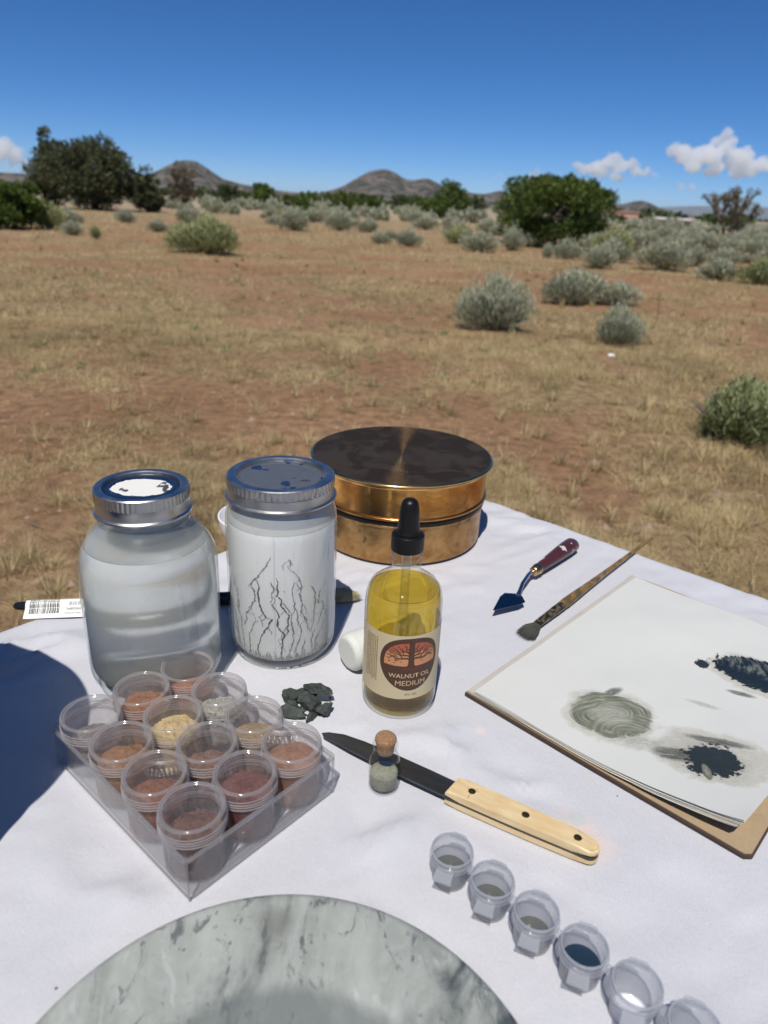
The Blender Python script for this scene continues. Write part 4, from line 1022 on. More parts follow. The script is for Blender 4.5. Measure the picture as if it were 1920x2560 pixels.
    def acc(vf):
        o = len(V); V.extend(vf[0]); F.extend([tuple(i+o for i in f) for f in vf[1]])
    g = random.Random(3)
    for sg in (-1, 1):
        for (u0_, v0, u1_, v1, w) in ((.002, .004, .019, .0072, .0007), (.002, .0065, .016, .0115, .0006), (.0015, .009, .011, .0150, .0006), (.001, .011, .006, .0170, .0005), (.007, .0062, .012, .0128, .0004), (.011, .0068, .0175, .0110, .0004), (.006, .0088, .0075, .0150, .0004), (.010, .0105, .0145, .0148, .0004), (.0125, .0066, .0195, .0048, .0004), (.004, .0105, .0042, .0165, .0004)):
            pts = [(sg*(u0_+(u1_-u0_)*t_/8)+g.gauss(0, .0002), mid+v0+(v1-v0)*t_/8+.0008*math.sin(t_*.9+u0_*500)) for t_ in range(9)]
            pts = [(u, min(v, in_hi(u)-.0004)) for u, v in pts]; acc(stroke(pts, w, None, None, Rb+.00048))
        for kx in range(9):
            u = sg*g.uniform(.0045, .0185); v = mid+g.uniform(.0002, .0058); s = .0006; a = g.uniform(0, 3)
            p = [(u+math.cos(a+q)*s*(1.5 if q in (0, math.pi) else .6), v+math.sin(a+q)*s*(1.5 if q in (0, math.pi) else .6)) for q in (0, math.pi/2, math.pi, 3*math.pi/2)]
            o = len(V); V += [wrap(x_, y_, Rb+.00048) for x_, y_ in p]; F.append((o, o+1, o+2, o+3))
    acc(stroke([(0, mid-.003), (0, mid+.004), (.0002, mid+.010), (0, mid+.018)], .0026, None, None, Rb+.00048))
    obj('emblem_tree', mesh('emblem_tree', V, F), 'label_brown', lab)
    def word(body, width, u, v, mat, bold=0):
        me = text_mesh(body, 1.0, bold=bold); xs = [p.co.x for p in me.vertices]; s = width/(max(xs)-min(xs)); c0 = (max(xs)+min(xs))/2
        for p in me.vertices: p.co = Vector(wrap(u+(p.co.x-c0)*s, v+p.co.y*s, Rb+.00045))
        obj('lettering', me, mat, lab)
    word('REFINED', .0140, .0012, mid-.0058, 'label_rust'); word('WALNUT OIL', .0335, .0, mid-.0128, 'label_cream', .008); word('MEDIUM', .0238, .0006, mid-.0200, 'label_cream', 0)
    word('8 FL. OZ.', .0095, .0015, .0262, 'label_rust')
    # fine print on the side of the label, set as short upright lines of tiny marks
    V = []; F = []
    for row in range(7):
        z = .0745
        uu = -R(66)*Rb + row*.00185 - .004
        while z > .036:
            l = g.uniform(.0006, .0022); o = len(V); V += [wrap(uu-.0005, z, Rb+.00025), wrap(uu+.0005, z, Rb+.00025), wrap(uu+.0005, z-l, Rb+.00025), wrap(uu-.0005, z-l, Rb+.00025)]; F.append((o, o+1, o+2, o+3)); z -= l+g.uniform(.0004, .0009)
    simple('fine_print', (.27, .17, .09), .6); obj('fine_print', mesh('fine_print', V, F), 'fine_print', lab)
bottle()

# ------------------------------------------------------------------ stone muller lying behind the bottle
t = NT('stone_pale'); n = t.noise(t.coord(), 420, 4, .7); n2 = t.noise(t.coord(), 30, 4)
c = t.mix(n, (.50, .52, .48), (.70, .71, .67)); c = t.mix(t.ramp(n2, [(.4, 0), (.7, .5)]), c, (.62, .60, .50)); t.done(t.pbsdf(c, .7, t.bump(n, .4, .0006)))
def muller():
    a = Vector((-.0262, .5135, .0170)); b = Vector((.0440, .5665, .0170)); d = (b-a); L = d.length; rr = .0168
    root = thing('stone_pestle', 'pale stone pestle lying on its side behind the oil bottle', 'pestle', (a.x, a.y, 0), 0)
    me = lathe('shaft', round_prof([(0, 0), (rr*.82, 0, .004), (rr, .0035, .003), (rr, L*.5), (rr*.96, L-.008, .006), (rr*.55, L, .006), (0, L)], 5), 64, angle=50)
    o = obj('shaft', me, 'stone_pale', root, (0, 0, .0170)); o.rotation_mode = 'QUATERNION'; o.rotation_quaternion = d.to_track_quat('Z', 'Y')
muller()
# ------------------------------------------------------------------ white porcelain cup behind the slurry jar
simple('porcelain', (.80, .80, .80), .18)
def cup():
    root = thing('porcelain_cup', 'small white porcelain cup half hidden behind the slurry jar', 'cup', (-.140, .725, 0))
    obj('bowl', lathe('bowl', round_prof([(0, .001), (.024, .001, .002), (.026, .004, .003), (.034, .018, .01), (.0425, .036, .01), (.0445, .050, .003), (.0425, .0505, .001), (.0395, .038, .01), (.030, .012, .01), (0, .008)], 5), 72, angle=60), 'porcelain', root)
cup()

# ------------------------------------------------------------------ pigment pots in a clear tray
E1 = Vector((.7604, -.6494, 0)); E2 = Vector((.6540, .7565, 0)); TRC = Vector((-.1244, .3812, 0)); TROT = math.atan2(E1.y, E1.x)
def tray():
    root = thing('clear_tray', 'clear acrylic tray holding twelve pots of pigment', 'tray', tuple(TRC), TROT)
    L, W, H = .1622, .1180, .0325; th = .0018; cr = .004
    def rr(l, w, r, n=4):
        out = []
        for cx, cy, a0 in ((l/2-r, w/2-r, 0), (-l/2+r, w/2-r, 90), (-l/2+r, -w/2+r, 180), (l/2-r, -w/2+r, 270)):
            for k in range(n+1): a = R(a0+90*k/n); out.append((cx+r*math.cos(a), cy+r*math.sin(a)))
        return out
    loops = [(rr(L-.003, W-.003, cr-.001), .0004), (rr(L-.001, W-.001, cr), .0016), (rr(L, W, cr), H-.0022), (rr(L-2*th, W-2*th, cr-.001), H-.0022), (rr(L-2*th-.002, W-2*th-.002, cr-.001), .0018)]
    V = []; F = []; n = len(loops[0][0])
    for lp, z in loops: V += [(x, y, z) for x, y in lp]
    for i in range(len(loops)-1):
        for k in range(n): k2 = (k+1) % n; F.append((i*n+k, i*n+k2, (i+1)*n+k2, (i+1)*n+k))
    F.append(tuple(range(n))[::-1]); F.append(tuple((len(loops)-1)*n+k for k in range(n)))
    me = mesh('shell', V, F); me.shade_smooth(); me.set_sharp_from_angle(angle=R(35))
    obj('shell', me, 'tray_plastic', root)
    loops = [(rr(L+.0002, W+.0002, cr), H-.0021), (rr(L+.0014, W+.0014, cr), H-.0017), (rr(L+.0014, W+.0014, cr), H-.0004), (rr(L, W, cr), H), (rr(L-2*th+.0004, W-2*th+.0004, cr-.001), H), (rr(L-2*th-.0004, W-2*th-.0004, cr-.001), H-.0008), (rr(L-2*th-.0002, W-2*th-.0002, cr-.001), H-.0021)]
    V = []; F = []
    for lp, z in loops: V += [(x, y, z) for x, y in lp]
    q = len(loops)
    for i in range(q):
        for k in range(n): k2 = (k+1) % n; F.append((i*n+k, i*n+k2, ((i+1) % q)*n+k2, ((i+1) % q)*n+k))
    for sx_ in (-1, 1):
        for sy_ in (-1, 1): obj('corner_highlight', tube_mesh('corner_highlight', [(sx_*(L/2-.0012), sy_*(W/2-.0012), .0008), (sx_*(L/2-.0010), sy_*(W/2-.0010), H-.0022)], .0007, 8), 'tray_rim_highlight', root)  # thin pale tubes added as the bright highlight lines of the corners
    for (a_, b_) in (((-1, -1), (1, -1)), ((1, -1), (1, 1)), ((1, 1), (-1, 1)), ((-1, 1), (-1, -1))):
        obj('base_highlight', tube_mesh('base_highlight', [(a_[0]*(L/2-.0016), a_[1]*(W/2-.0016), .0012), (b_[0]*(L/2-.0016), b_[1]*(W/2-.0016), .0012)], .0006, 8), 'tray_rim_highlight', root)  # added pale tube imitates a highlight along the bottom edge
    me = mesh('rim', V, F); me.shade_smooth(); me.set_sharp_from_angle(angle=R(35)); obj('rim', me, 'tray_rim_highlight', root)
tray()
def powder_material(name, a, b, c_, scale=260):
    t = NT(name); o = t.coord(); n = t.noise(o, scale, 5, .7); n2 = t.noise(o, scale*.3, 4, .6)
    c = t.mix(t.ramp(n, [(.3, 0), (.7, 1)]), a, b); c = t.mix(t.ramp(n2, [(.52, 0), (.68, .7)]), c, c_)
    return t.done(t.pbsdf(c, .95, t.bump(n, .8, .0012), Specular_IOR_Level=.1))
POTS = [  # row, column, name, base, light, dark, fill, mound, label
    (0, 0, 'greyish mauve', (.20, .165, .155), (.32, .27, .255), (.12, .10, .10), .020, .004, 'clear pot of greyish mauve pigment at the left corner of the tray'),
    (0, 1, 'golden brown', (.30, .145, .060), (.43, .24, .11), (.20, .085, .035), .026, .004, 'clear pot of golden brown pigment, second along the left side of the tray'),
    (0, 2, 'brick red', (.23, .085, .045), (.34, .15, .085), (.14, .05, .03), .023, .004, 'clear pot of brick red pigment, third along the left side of the tray'),
    (0, 3, 'umber', (.13, .065, .048), (.24, .13, .095), (.07, .035, .028), .022, .004, 'clear pot of dark umber pigment at the nearest corner of the tray'),
    (1, 0, 'terracotta', (.33, .135, .060), (.46, .225, .115), (.22, .08, .035), .027, .005, 'clear pot of terracotta lumps in the far left short side of the tray'),
    (1, 1, 'pale ochre', (.52, .385, .175), (.68, .54, .29), (.40, .27, .10), .028, .005, 'clear pot of pale yellow ochre pigment, the lightest in the tray'),
    (1, 2, 'dusty rose brown', (.20, .115, .085), (.33, .20, .155), (.10, .06, .045), .020, .006, 'clear pot of flaky rose brown pigment in the middle of the tray'),
    (1, 3, 'oxide red', (.165, .060, .045), (.26, .105, .08), (.09, .03, .025), .029, .003, 'clear pot of deep oxide red pigment in the near right of the tray'),
    (2, 0, 'pink terracotta', (.34, .145, .085), (.45, .23, .15), (.22, .09, .05), .022, .002, 'clear pot of pink terracotta dust, farthest corner of the tray'),
    (2, 1, 'grey green', (.30, .30, .255), (.50, .50, .44), (.14, .14, .12), .022, .007, 'clear pot of grey green crumbs on the far right side of the tray'),
    (2, 2, 'tan', (.33, .225, .12), (.45, .34, .21), (.22, .13, .06), .022, .002, 'clear pot of tan pigment under a dusty lid beside the black rocks'),
    (2, 3, 'sienna', (.33, .165, .095), (.45, .26, .17), (.22, .10, .055), .029, .002, 'clear pot of orange sienna pigment at the right corner of the tray')]
def pots():
    Rp = .0192; H = .0375
    body = lathe('container', round_prof([(0, .0008), (Rp-.0035, .0008, .001), (Rp-.0015, .0000, .001), (Rp-.0008, .002, .002), (Rp-.0004, .0272), (Rp+.0002, .0280), (Rp-.0004, .0288), (Rp-.0004, .033)], 4), 56, angle=60)
    lid = lathe('screw_lid', round_prof([(Rp-.0002, .0296), (Rp+.0008, .0294, .0003), (Rp+.0008, .0312), (Rp+.0003, .0318), (Rp+.0009, .0324), (Rp+.0003, .0331), (Rp+.0009, .0338), (Rp+.0006, .0346), (Rp+.0008, .0412)], 4), 64, angle=50)
    thr = bmesh.new()
    for z_ in (.0300, .0322, .0340, .0362):
        tm = lathe('t', [(Rp+.0006, z_-.0003), (Rp+.0013, z_), (Rp+.0006, z_+.0003)], 64); thr.from_mesh(tm); bpy.data.meshes.remove(tm)
    thr = bm_mesh('lid_thread', thr, True); thr.materials.append(MATS['lid_edge_plastic'])
    edge = lathe('lid_edge', round_prof([(Rp+.0008, .0412), (Rp+.0004, .0424, .0005), (Rp-.0004, .0427, .0003), (Rp-.0010, .0425, .0003), (Rp-.0014, .0416, .0004), (Rp-.0022, .0413)], 4), 64, angle=50); edge.materials.append(MATS['lid_edge_plastic'])
    lid.materials.append(MATS['lid_ring_plastic'])
    window = lathe('lid_window', [(Rp-.0022, .0413), (Rp*.5, .0413), (0, .0413)], 64); window.materials.append(MATS['lid_plastic'])
    for (i, j, nm, b, l, dk, fill, mound, label) in POTS:
        p = TRC + E1*((j-1.5)*.0397) + E2*((i-1)*.0388)
        root = thing('pigment_pot', label, 'pot', (p.x, p.y, .0021), random.uniform(0, 6), 'pots of pigment in the tray')
        dust = tuple(.75*q+.17 for q in l)
        thin_clear('dusty pot '+nm, tint=(.965, .955, .955), rough=.04, haze=.17, haze_col=dust, base=.05, edge=.55, haze_noise=True)
        bd = body.copy(); bd.materials.append(MATS['dusty pot '+nm])
        pr = None
        for nme, me in (('container', bd), ('screw_lid', lid), ('lid_edge', edge), ('lid_thread', thr), ('lid_window', window)):
            o = bpy.data.objects.new(nme, me); C.objects.link(o); o.parent = pr if nme in ('lid_edge', 'lid_thread', 'lid_window') else root
            if nme == 'screw_lid': pr = o
        fill = fill*.93
        mat = 'pigment ' + nm; dk_ = .95 if nm in ('pale ochre', 'grey green') else .74; b, l, dk = (tuple(q*dk_ for q in c_) for c_ in (b, l, dk)); powder_material(mat, b, l, dk)
        # powder: closed body with lumpy top
        seg, rings = 64, 26; r_ = Rp-.0012; V = []; F = []
        rows = [(r_-.003, .0012), (r_-.0006, .003), (r_, .006), (r_, fill-.004)]
        prof = rows + [(r_*(1-k/rings), None) for k in range(0, rings)] + [(0, None)]
        tilt = random.uniform(0, 6.28); sd_ = random.uniform(0, 99); ridx = []
        for (rr, z) in prof:
            if rr < 1e-6:
                ridx.append([len(V)]); x = y = 0
                V.append((0, 0, fill+mound*.7)); continue
            row = []
            for k in range(seg):
                a = 2*math.pi*k/seg; x, y = rr*math.cos(a), rr*math.sin(a)
                if z is None:
                    q = Vector((x*220, y*220, sd_)); q2 = Vector((x*90, y*90, sd_+5))
                    zz = fill - .0012 + (mound*.7+.0012)*(1-(rr/r_)**2) + mound*( .5*mnoise.noise(q2) + .34*mnoise.noise(q) + .26*mnoise.noise(q*2.3) + .2*mnoise.noise(q*5)) + (x*math.cos(tilt)+y*math.sin(tilt))*mound*22*(.5)
                else: zz = z
                row.append(len(V)); V.append((x, y, min(zz, .0385) if z is None else zz))
            ridx.append(row)
        for a, bq in zip(ridx[:-1], ridx[1:]):
            for k in range(seg):
                k2 = (k+1) % seg
                F.append((a[k], a[k2], bq[0]) if len(bq) == 1 else (a[k], a[k2], bq[k2], bq[k]))
        F.append(tuple(ridx[0])[::-1])
        me = mesh('pigment', V, F); me.shade_smooth(); me.set_sharp_from_angle(angle=R(45)); pg = obj('pigment', me, mat, root)
        if mound >= .004:      # crumbs lying on the powder
            bm = bmesh.new(); gg = random.Random(i*10+j)
            for k in range(16 if nm != 'grey green' else 26):
                a = gg.uniform(0, 6.28); q = gg.uniform(0, .8)**.5*r_; s = gg.uniform(.0005, .0016 if nm != 'grey green' else .0026)
                mm = Matrix.Translation((q*math.cos(a), q*math.sin(a), fill-.0012+(mound*.7+.0012)*(1-(q/r_)**2)+.0002)) @ Matrix.Rotation(gg.uniform(0, 3), 4, 'Z') @ Matrix.Diagonal((s, s*gg.uniform(.5, 1), s*.6, 1))
                bmesh.ops.create_icosphere(bm, subdivisions=1, radius=1, matrix=mm)
            tag(obj('crumbs', bm_mesh('crumbs', bm), mat, pg), kind='stuff')
pots()

# ------------------------------------------------------------------ dark rocks
t = NT('dark_rock'); o_ = t.coord(); n = t.noise(o_, 90, 6, .7); n2 = t.noise(o_, 500, 3, .6)
c = t.mix(t.ramp(n, [(.35, 0), (.7, 1)]), (.020, .026, .024), (.075, .088, .076)); c = t.mix(t.ramp(n2, [(.68, 0), (.78, .8)]), c, (.30, .32, .27))
t.done(t.pbsdf(c, .6, t.bump(n, .9, .003)))
ROCKS = [(-.0745, .4735, .0075, .0062, .0058, .4, 0, 'small speckled dark rock chip at the far left of the rock pile'), (-.0610, .4765, .0110, .0070, .0045, .1, 0, 'flat dark rock slab under the long chip of the rock pile'),
         (-.0480, .4770, .0135, .0058, .0048, -.35, .0075, 'long black rock chip lying on top of the pile'), (-.0535, .4660, .0095, .0080, .0050, .9, 0, 'wedge of dark green rock in the middle of the pile'),
         (-.0700, .4560, .0130, .0062, .0050, -.15, 0, 'long dark rock slab at the near left of the pile beside the tray'), (-.0395, .4590, .0075, .0068, .0055, .5, 0, 'rounded dark green rock at the right of the pile'),
         (-.0510, .4525, .0070, .0028, .0035, 1.0, 0, 'narrow brownish rock sliver at the near edge of the pile'), (-.0715, .4660, .0060, .0045, .0034, 2.0, 0, 'grey green rock crumb between the left chip and near slab')]
for i, (x, y, sx, sy, sz, a, z, lab) in enumerate(ROCKS):
    tag(obj('rock', rock_mesh('rock', sx*1.08, sy*1.12, sz*1.15, 40+i, 3, .45, 12), 'dark_rock', loc=(-.0545+(x+.0570)*.84, .4605+(y-.4655)*.92, z-.0008), rot=(0, 0, a)), lab, 'rock', 'pile of dark rock chips')
tag(obj('rock', rock_mesh('rock', .0014, .0012, .001, 77, 1, .3), 'dark_rock', loc=(-.0365, .4745, -.0003)), 'tiny dark crumb lying apart right of the rock pile', 'rock')

# ------------------------------------------------------------------ bone handled knife
t = NT('bone'); o_ = t.coord(); n = t.noise(t.coord('Object', scale=(.25, 1, 1)), 160, 5, .6); n2 = t.noise(o_, 25, 3)
c = t.mix(t.ramp(n, [(.3, 0), (.7, 1)]), (.56, .39, .18), (.74, .60, .37)); c = t.mix(t.ramp(n2, [(.45, 0), (.75, .5)]), c, (.66, .49, .26)); t.done(t.pbsdf(c, .35, t.bump(n, .15, .0005)))
t = NT('blade_steel'); n = t.noise(t.coord('Object', scale=(.3, 1.2, 1)), 90, 5, .65); c = t.mix(n, (.045, .047, .046), (.115, .115, .108)); t.done(t.pbsdf(c, t.ramp(n, [(.3, .32), (.8, .6)]), t.bump(n, .2, .0006), Metallic=.75))
metal('brass_pin', (.20, .15, .045), .4, .3, 300)
def prism(name, outline, z0, z1, bevel=0, angle=30, seg=2):
    bm = bmesh.new(); vs_ = [bm.verts.new((x, y, z0)) for x, y in outline]; f = bm.faces.new(vs_)
    r_ = bmesh.ops.extrude_face_region(bm, geom=[f]); 
    for v in r_['geom']:
        if isinstance(v, bmesh.types.BMVert): v.co.z = z1
    if bevel:
        ed = [e for e in bm.edges if abs(e.verts[0].co.z-e.verts[1].co.z) < 1e-9]
        bmesh.ops.bevel(bm, geom=ed, offset=bevel, segments=seg, affect='EDGES')
    return bm_mesh(name, bm, angle=angle)
def knife():
    hs = Vector((.0558, .3745)); he = Vector((.1450, .3262)); ax = (he-hs); L = ax.length; ang = math.atan2(ax.y, ax.x)
    root = thing('knife', 'old bone handled knife with dark blade lying across the cloth', 'knife', (hs.x, hs.y, 0), ang)
    w0, w1 = .0088, .0066
    out = []
    n = 10
    top = [(i/n*(L-.006), w0+(w1-w0)*i/n+.0006*math.sin(i/n*3.1)) for i in range(n+1)]
    end = [(L-.006+.006*math.sin(R(a)), w1*math.cos(R(a))*(1 if a < 90 else 1)) for a in (20, 45, 70, 90, 110, 135, 160)]
    end = [(x, y) for x, y in end]
    out = top + end + [(x, -y) for x, y in reversed(top)]
    out[0] = (.0012, w0); out[-1] = (-.0012, -w0)
    obj('handle_scale', prism('handle_scale', out, .0070, .0122, .0016, 40, 3), 'bone', root)
    obj('handle_scale', prism('handle_scale', out, .0006, .0048, .0010, 40, 2), 'bone', root)
    tang = [(x*.998+.0, y*.985) for x, y in out]
    # blade and tang in one piece of steel
    bl = [(0, .0084), (-.020, .0088), (-.050, .0092), (-.075, .0090), (-.092, .0072), (-.1030, .0030), (-.1072, -.0004), (-.1050, -.0022), (-.080, -.0050), (-.040, -.0076), (0, -.0082)]
    obj('blade', prism('blade', bl, .0050, .0066, .0003, 30, 1), 'blade_steel', root)
    obj('tang', prism('tang', tang, .0049, .0069, 0, 40), 'blade_steel', root)
    for px in (.0145, .0525, .0870):
        obj('pin', lathe('pin', [(0, .0115), (.0026, .0115), (.0026, .01232), (.0021, .01245), (0, .0125)], 20), 'brass_pin', root, (px, .0004, 0))
    # hairline cracks round the first pin
    simple('crack_brown', (.16, .09, .04), .9); V = []; F = []; g = random.Random(2)
    for pts in ([(.0150, -.0015), (.0142, -.0042), (.0148, -.0060), (.0140, -.0076)], [(.0165, .001), (.0188, .0026)], [(.0125, .001), (.0105, .0018)], [(.0160, .0020), (.0172, .0042)], [(.0890, .001), (.0908, .0022)], [(.0505, .001), (.0492, .002)], [(.0860, -.002), (.0850, -.0034)]):
        for a, b in zip(pts[:-1], pts[1:]):
            p, q = Vector((*a, .01226)), Vector((*b, .01226)); nn = (q-p).cross(Vector((0, 0, 1))).normalized()*.00013; o = len(V); V += [p-nn, p+nn, q+nn, q-nn]; F.append((o, o+1, o+2, o+3))
    obj('hairline_crack', mesh('hairline_crack', V, F), 'crack_brown', root)
knife()

# ------------------------------------------------------------------ corked vial
t = NT('cork'); o_ = t.coord(); n = t.noise(o_, 700, 4, .75); c = t.mix(t.ramp(n, [(.3, 0), (.7, 1)]), (.16, .075, .030), (.44, .265, .135)); t.done(t.pbsdf(c, .9, t.bump(n, .8, .001)))
powder_material('vial_powder', (.245, .245, .175), (.34, .335, .26), (.16, .16, .11), 500)
def vial():
    root = thing('corked_vial', 'tiny corked glass vial of grey green powder standing by the knife', 'vial', (.0088, .3815, 0))
    Rv = .0106
    obj('glass_body', lathe('glass_body', round_prof([(0, .0012), (Rv-.003, .0012, .001), (Rv-.0012, .0002, .0015), (Rv, .003, .002), (Rv, .026, .005), (Rv*.66, .0325, .003), (Rv*.62, .0350, .0015), (Rv*.82, .0362, .0006), (Rv*.82, .0382, .0008), (Rv*.60, .0386)], 5), 56, angle=60), 'bottle_glass', root)
    r_ = Rv-.0009
    obj('powder', lathe('powder', [(0, .002), (r_-.002, .002), (r_, .004), (r_, .0135), (r_*.9, .0142), (r_*.4, .0150), (0, .0153)], 40, angle=50), 'vial_powder', root)
    obj('cork', lathe('cork', round_prof([(0, .0310), (Rv*.54, .0310), (Rv*.60, .0370), (Rv*.72, .0418, .001), (Rv*.62, .0440, .0012), (0, .0444)], 4), 40, angle=50), 'cork', root)
vial()

# ------------------------------------------------------------------ palette knife
t = NT('maroon_wood'); n = t.noise(t.coord('Object', scale=(.4, 1, 1)), 60, 4); sp = t.noise(t.coord('Object', loc=(.03, 0, 0)), 95, 2, .4)
c = t.mix(n, (.050, .013, .014), (.095, .026, .026)); c = t.mix(t.ramp(sp, [(.66, 0), (.68, 1)]), c, (.55, .53, .50)); t.done(t.pbsdf(c, .25))
metal('brass_ferrule', (.60, .42, .20), .28, .2, 90); metal('steel_shank', (.45, .46, .48), .22, .2, 80); metal('steel_blade', (.13, .16, .19), .16, .1, 40)
def palette_knife():
    a = Vector((.1718, .7005)); b = Vector((.2318, .7765)); ax = b-a; ang = math.atan2(ax.y, ax.x); L = ax.length
    root = thing('palette_knife', 'palette knife with maroon wooden handle and cranked diamond blade', 'palette knife', (a.x, a.y, 0), ang)
    zc = .0100
    obj('handle', tube_mesh('handle', [(.004, 0, zc), (.012, 0, zc), (.030, 0, zc), (.055, 0, zc), (.074, 0, zc), (.088, 0, zc), (L-.006, 0, zc), (L-.002, 0, zc), (L, 0, zc)], [(.0052, .0052), (.0060, .0058), (.0072, .0066), (.0086, .0078), (.0094, .0084), (.0092, .0080), (.0075, .0066), (.0048, .0042), (.001, .001)], 20), 'maroon_wood', root)
    obj('ferrule', tube_mesh('ferrule', [(-.008, 0, zc), (-.007, 0, zc), (-.0065, 0, zc), (-.001, 0, zc), (0, 0, zc), (.003, 0, zc), (.0045, 0, zc)], [.0040, .0050, .0054, .0056, .0062, .0064, .0054], 24), 'brass_ferrule', root)
    q = Matrix.Rotation(-ang, 2)
    def loc(x, y, z): v = q @ (Vector((x, y))-a); return (v.x, v.y, z)
    pts = [(-.006, 0, zc), (-.016, 0, zc+.0015), loc(.1580, .679, zc+.003), loc(.1500, .664, .0110), loc(.1460, .653, .0085), loc(.1432, .645, .0080)]
    obj('shank', tube_mesh('shank', pts, [.0024, .0023, .0022, .0021, .0022, (.0030, .0010)], 10), 'steel_shank', root)
    tip = Vector((.1130, .6108)); root_ = Vector((.1430, .6450))
    d = (tip-root_); Ld = d.length; d.normalize(); n = Vector((-d.y, d.x))
    out = [root_-d*.002+n*.004, root_+d*.006+n*.0125, root_+d*Ld*.35+n*.0115, root_+d*Ld*.98+n*.0008, root_+d*Ld-n*.0004, root_+d*Ld*.35-n*.0115, root_+d*.006-n*.0125, root_-d*.002-n*.004]
    V = []; F = []
    for zo in (0, .0005):
        for p in out:
            t_ = (p-root_).dot(d)/Ld; v = loc(p.x, p.y, .0072+.0016*t_+zo); V.append(v)
    m = len(out); F = [tuple(range(m))[::-1], tuple(range(m, 2*m))] + [(i, (i+1) % m, m+(i+1) % m, m+i) for i in range(m)]
    obj('blade', mesh('blade', V, F), 'steel_blade', root)
palette_knife()

# ------------------------------------------------------------------ brushes
t = NT('painted_handle'); o_ = t.coord(); n = t.noise(t.coord('Object', scale=(.6, 1, 1)), 130, 4, .6); n2 = t.noise(t.coord('Object', scale=(.6, 1, 1), loc=(.3, .1, 0)), 170, 3, .6); n3 = t.noise(t.coord('Object', loc=(.9, .4, 0)), 150, 3, .6)
x_ = t.node('SeparateXYZ'); t.l.new(o_, x_.inputs[0])
mid_ = t.ramp(t.math('DIVIDE', x_.outputs[0], .33), [(.16, .2), (.24, .5), (.36, .62), (.75, .62), (.85, .05)])
c = t.mix(t.noise(o_, 60, 3), (.155, .085, .018), (.30, .175, .050))
c = t.mix(t.math('MULTIPLY', t.ramp(n, [(.50, 0), (.53, 1)]), mid_), c, (.022, .040, .028)); c = t.mix(t.math('MULTIPLY', t.ramp(n2, [(.60, 0), (.62, 1)]), mid_), c, (.32, .33, .27)); c = t.mix(t.math('MULTIPLY', t.ramp(n3, [(.64, 0), (.66, 1)]), mid_), c, (.33, .07, .04))
t.done(t.pbsdf(c, .35))
t = NT('dirty_ferrule'); n = t.noise(t.coord(), 260, 4, .6); c = t.mix(t.ramp(n, [(.45, 0), (.55, 1)]), (.04, .045, .035), (.36, .25, .12)); t.done(t.pbsdf(c, .35, None, Metallic=.7))
simple('dark_bristle', (.065, .066, .055), .8, .5, 400); simple('tan_bristle', (.40, .33, .20), .8, .35, 300)
simple('black_lacquer', (.010, .010, .011), .18)
metal('ferrule_black', (.04, .04, .045), .3)
def bristles(p0, d, L, r0, r1, n, seed, z, flat=.5, wid=.0004, droop=0, fan=1.0):
    g = random.Random(seed); V = []; F = []; d = Vector(d).normalized(); s = Vector((-d.y, d.x, 0))
    for k in range(n):
        a = g.uniform(0, 6.28); q = g.uniform(0, 1)**.5
        b = Vector((p0[0], p0[1], z)) + s*math.cos(a)*q*r0 + Vector((0, 0, math.sin(a)*q*r0*flat))
        ll = L*g.uniform(.8, 1.05)*(1-.18*q*q)
        m = Vector((p0[0], p0[1], z)) + d*ll*.55 + s*math.cos(a)*q*r1 + Vector((0, 0, math.sin(a)*q*r1*flat))
        e = Vector((p0[0], p0[1], z-droop)) + d*ll + s*math.cos(a)*q*r1*fan + Vector((0, 0, math.sin(a)*q*r1*flat*.7)) + Vector((g.gauss(0, .0006), g.gauss(0, .0006), 0))
        e.z = max(e.z, .0005); w = s*wid*.5; h = Vector((0, 0, wid*.5)); o = len(V)
        V += [b-w, b+w, b+h, m-w, m+w, m+h, e]; F += [(o, o+1, o+4, o+3), (o+1, o+2, o+5, o+4), (o+2, o, o+3, o+5), (o+3, o+4, o+6), (o+4, o+5, o+6), (o+5, o+3, o+6)]
    return V, F
def paint_brush():
    a = Vector((.1375, .5755)); b = Vector((.3384, .8131)); ax = b-a; L = ax.length; ang = math.atan2(ax.y, ax.x)
    root = thing('paint_brush', 'used oil paint brush with paint spotted wooden handle beside the sketchbook', 'brush', (a.x, a.y, 0), ang)
    z = .0052
    hp = [(.074, .0046), (.084, .0052), (.100, .0050), (.130, .0040), (.18, .0030), (.24, .0024), (.29, .0020), (L-.002, .0016), (L, .0006)]
    obj('handle', tube_mesh('handle', [(x, 0, z) for x, r_ in hp], [r_ for x, r_ in hp], 14), 'painted_handle', root)
    fp = [(.026, .0038), (.028, .0040), (.045, .0043), (.060, .0046), (.062, .0049), (.065, .0047), (.075, .0049)]
    obj('ferrule', tube_mesh('ferrule', [(x, 0, z) for x, r_ in fp], [(r_*1.05, r_*.9) for x, r_ in fp], 16), 'dirty_ferrule', root)
    V, F = bristles((.028, 0), (-1, 0, 0), .030, .0038, .0085, 420, 4, .0046, .28, .0006, .003, 1.25)
    tag(obj('bristles', mesh('bristles', V, F), 'dark_bristle', root), kind='stuff')
paint_brush()
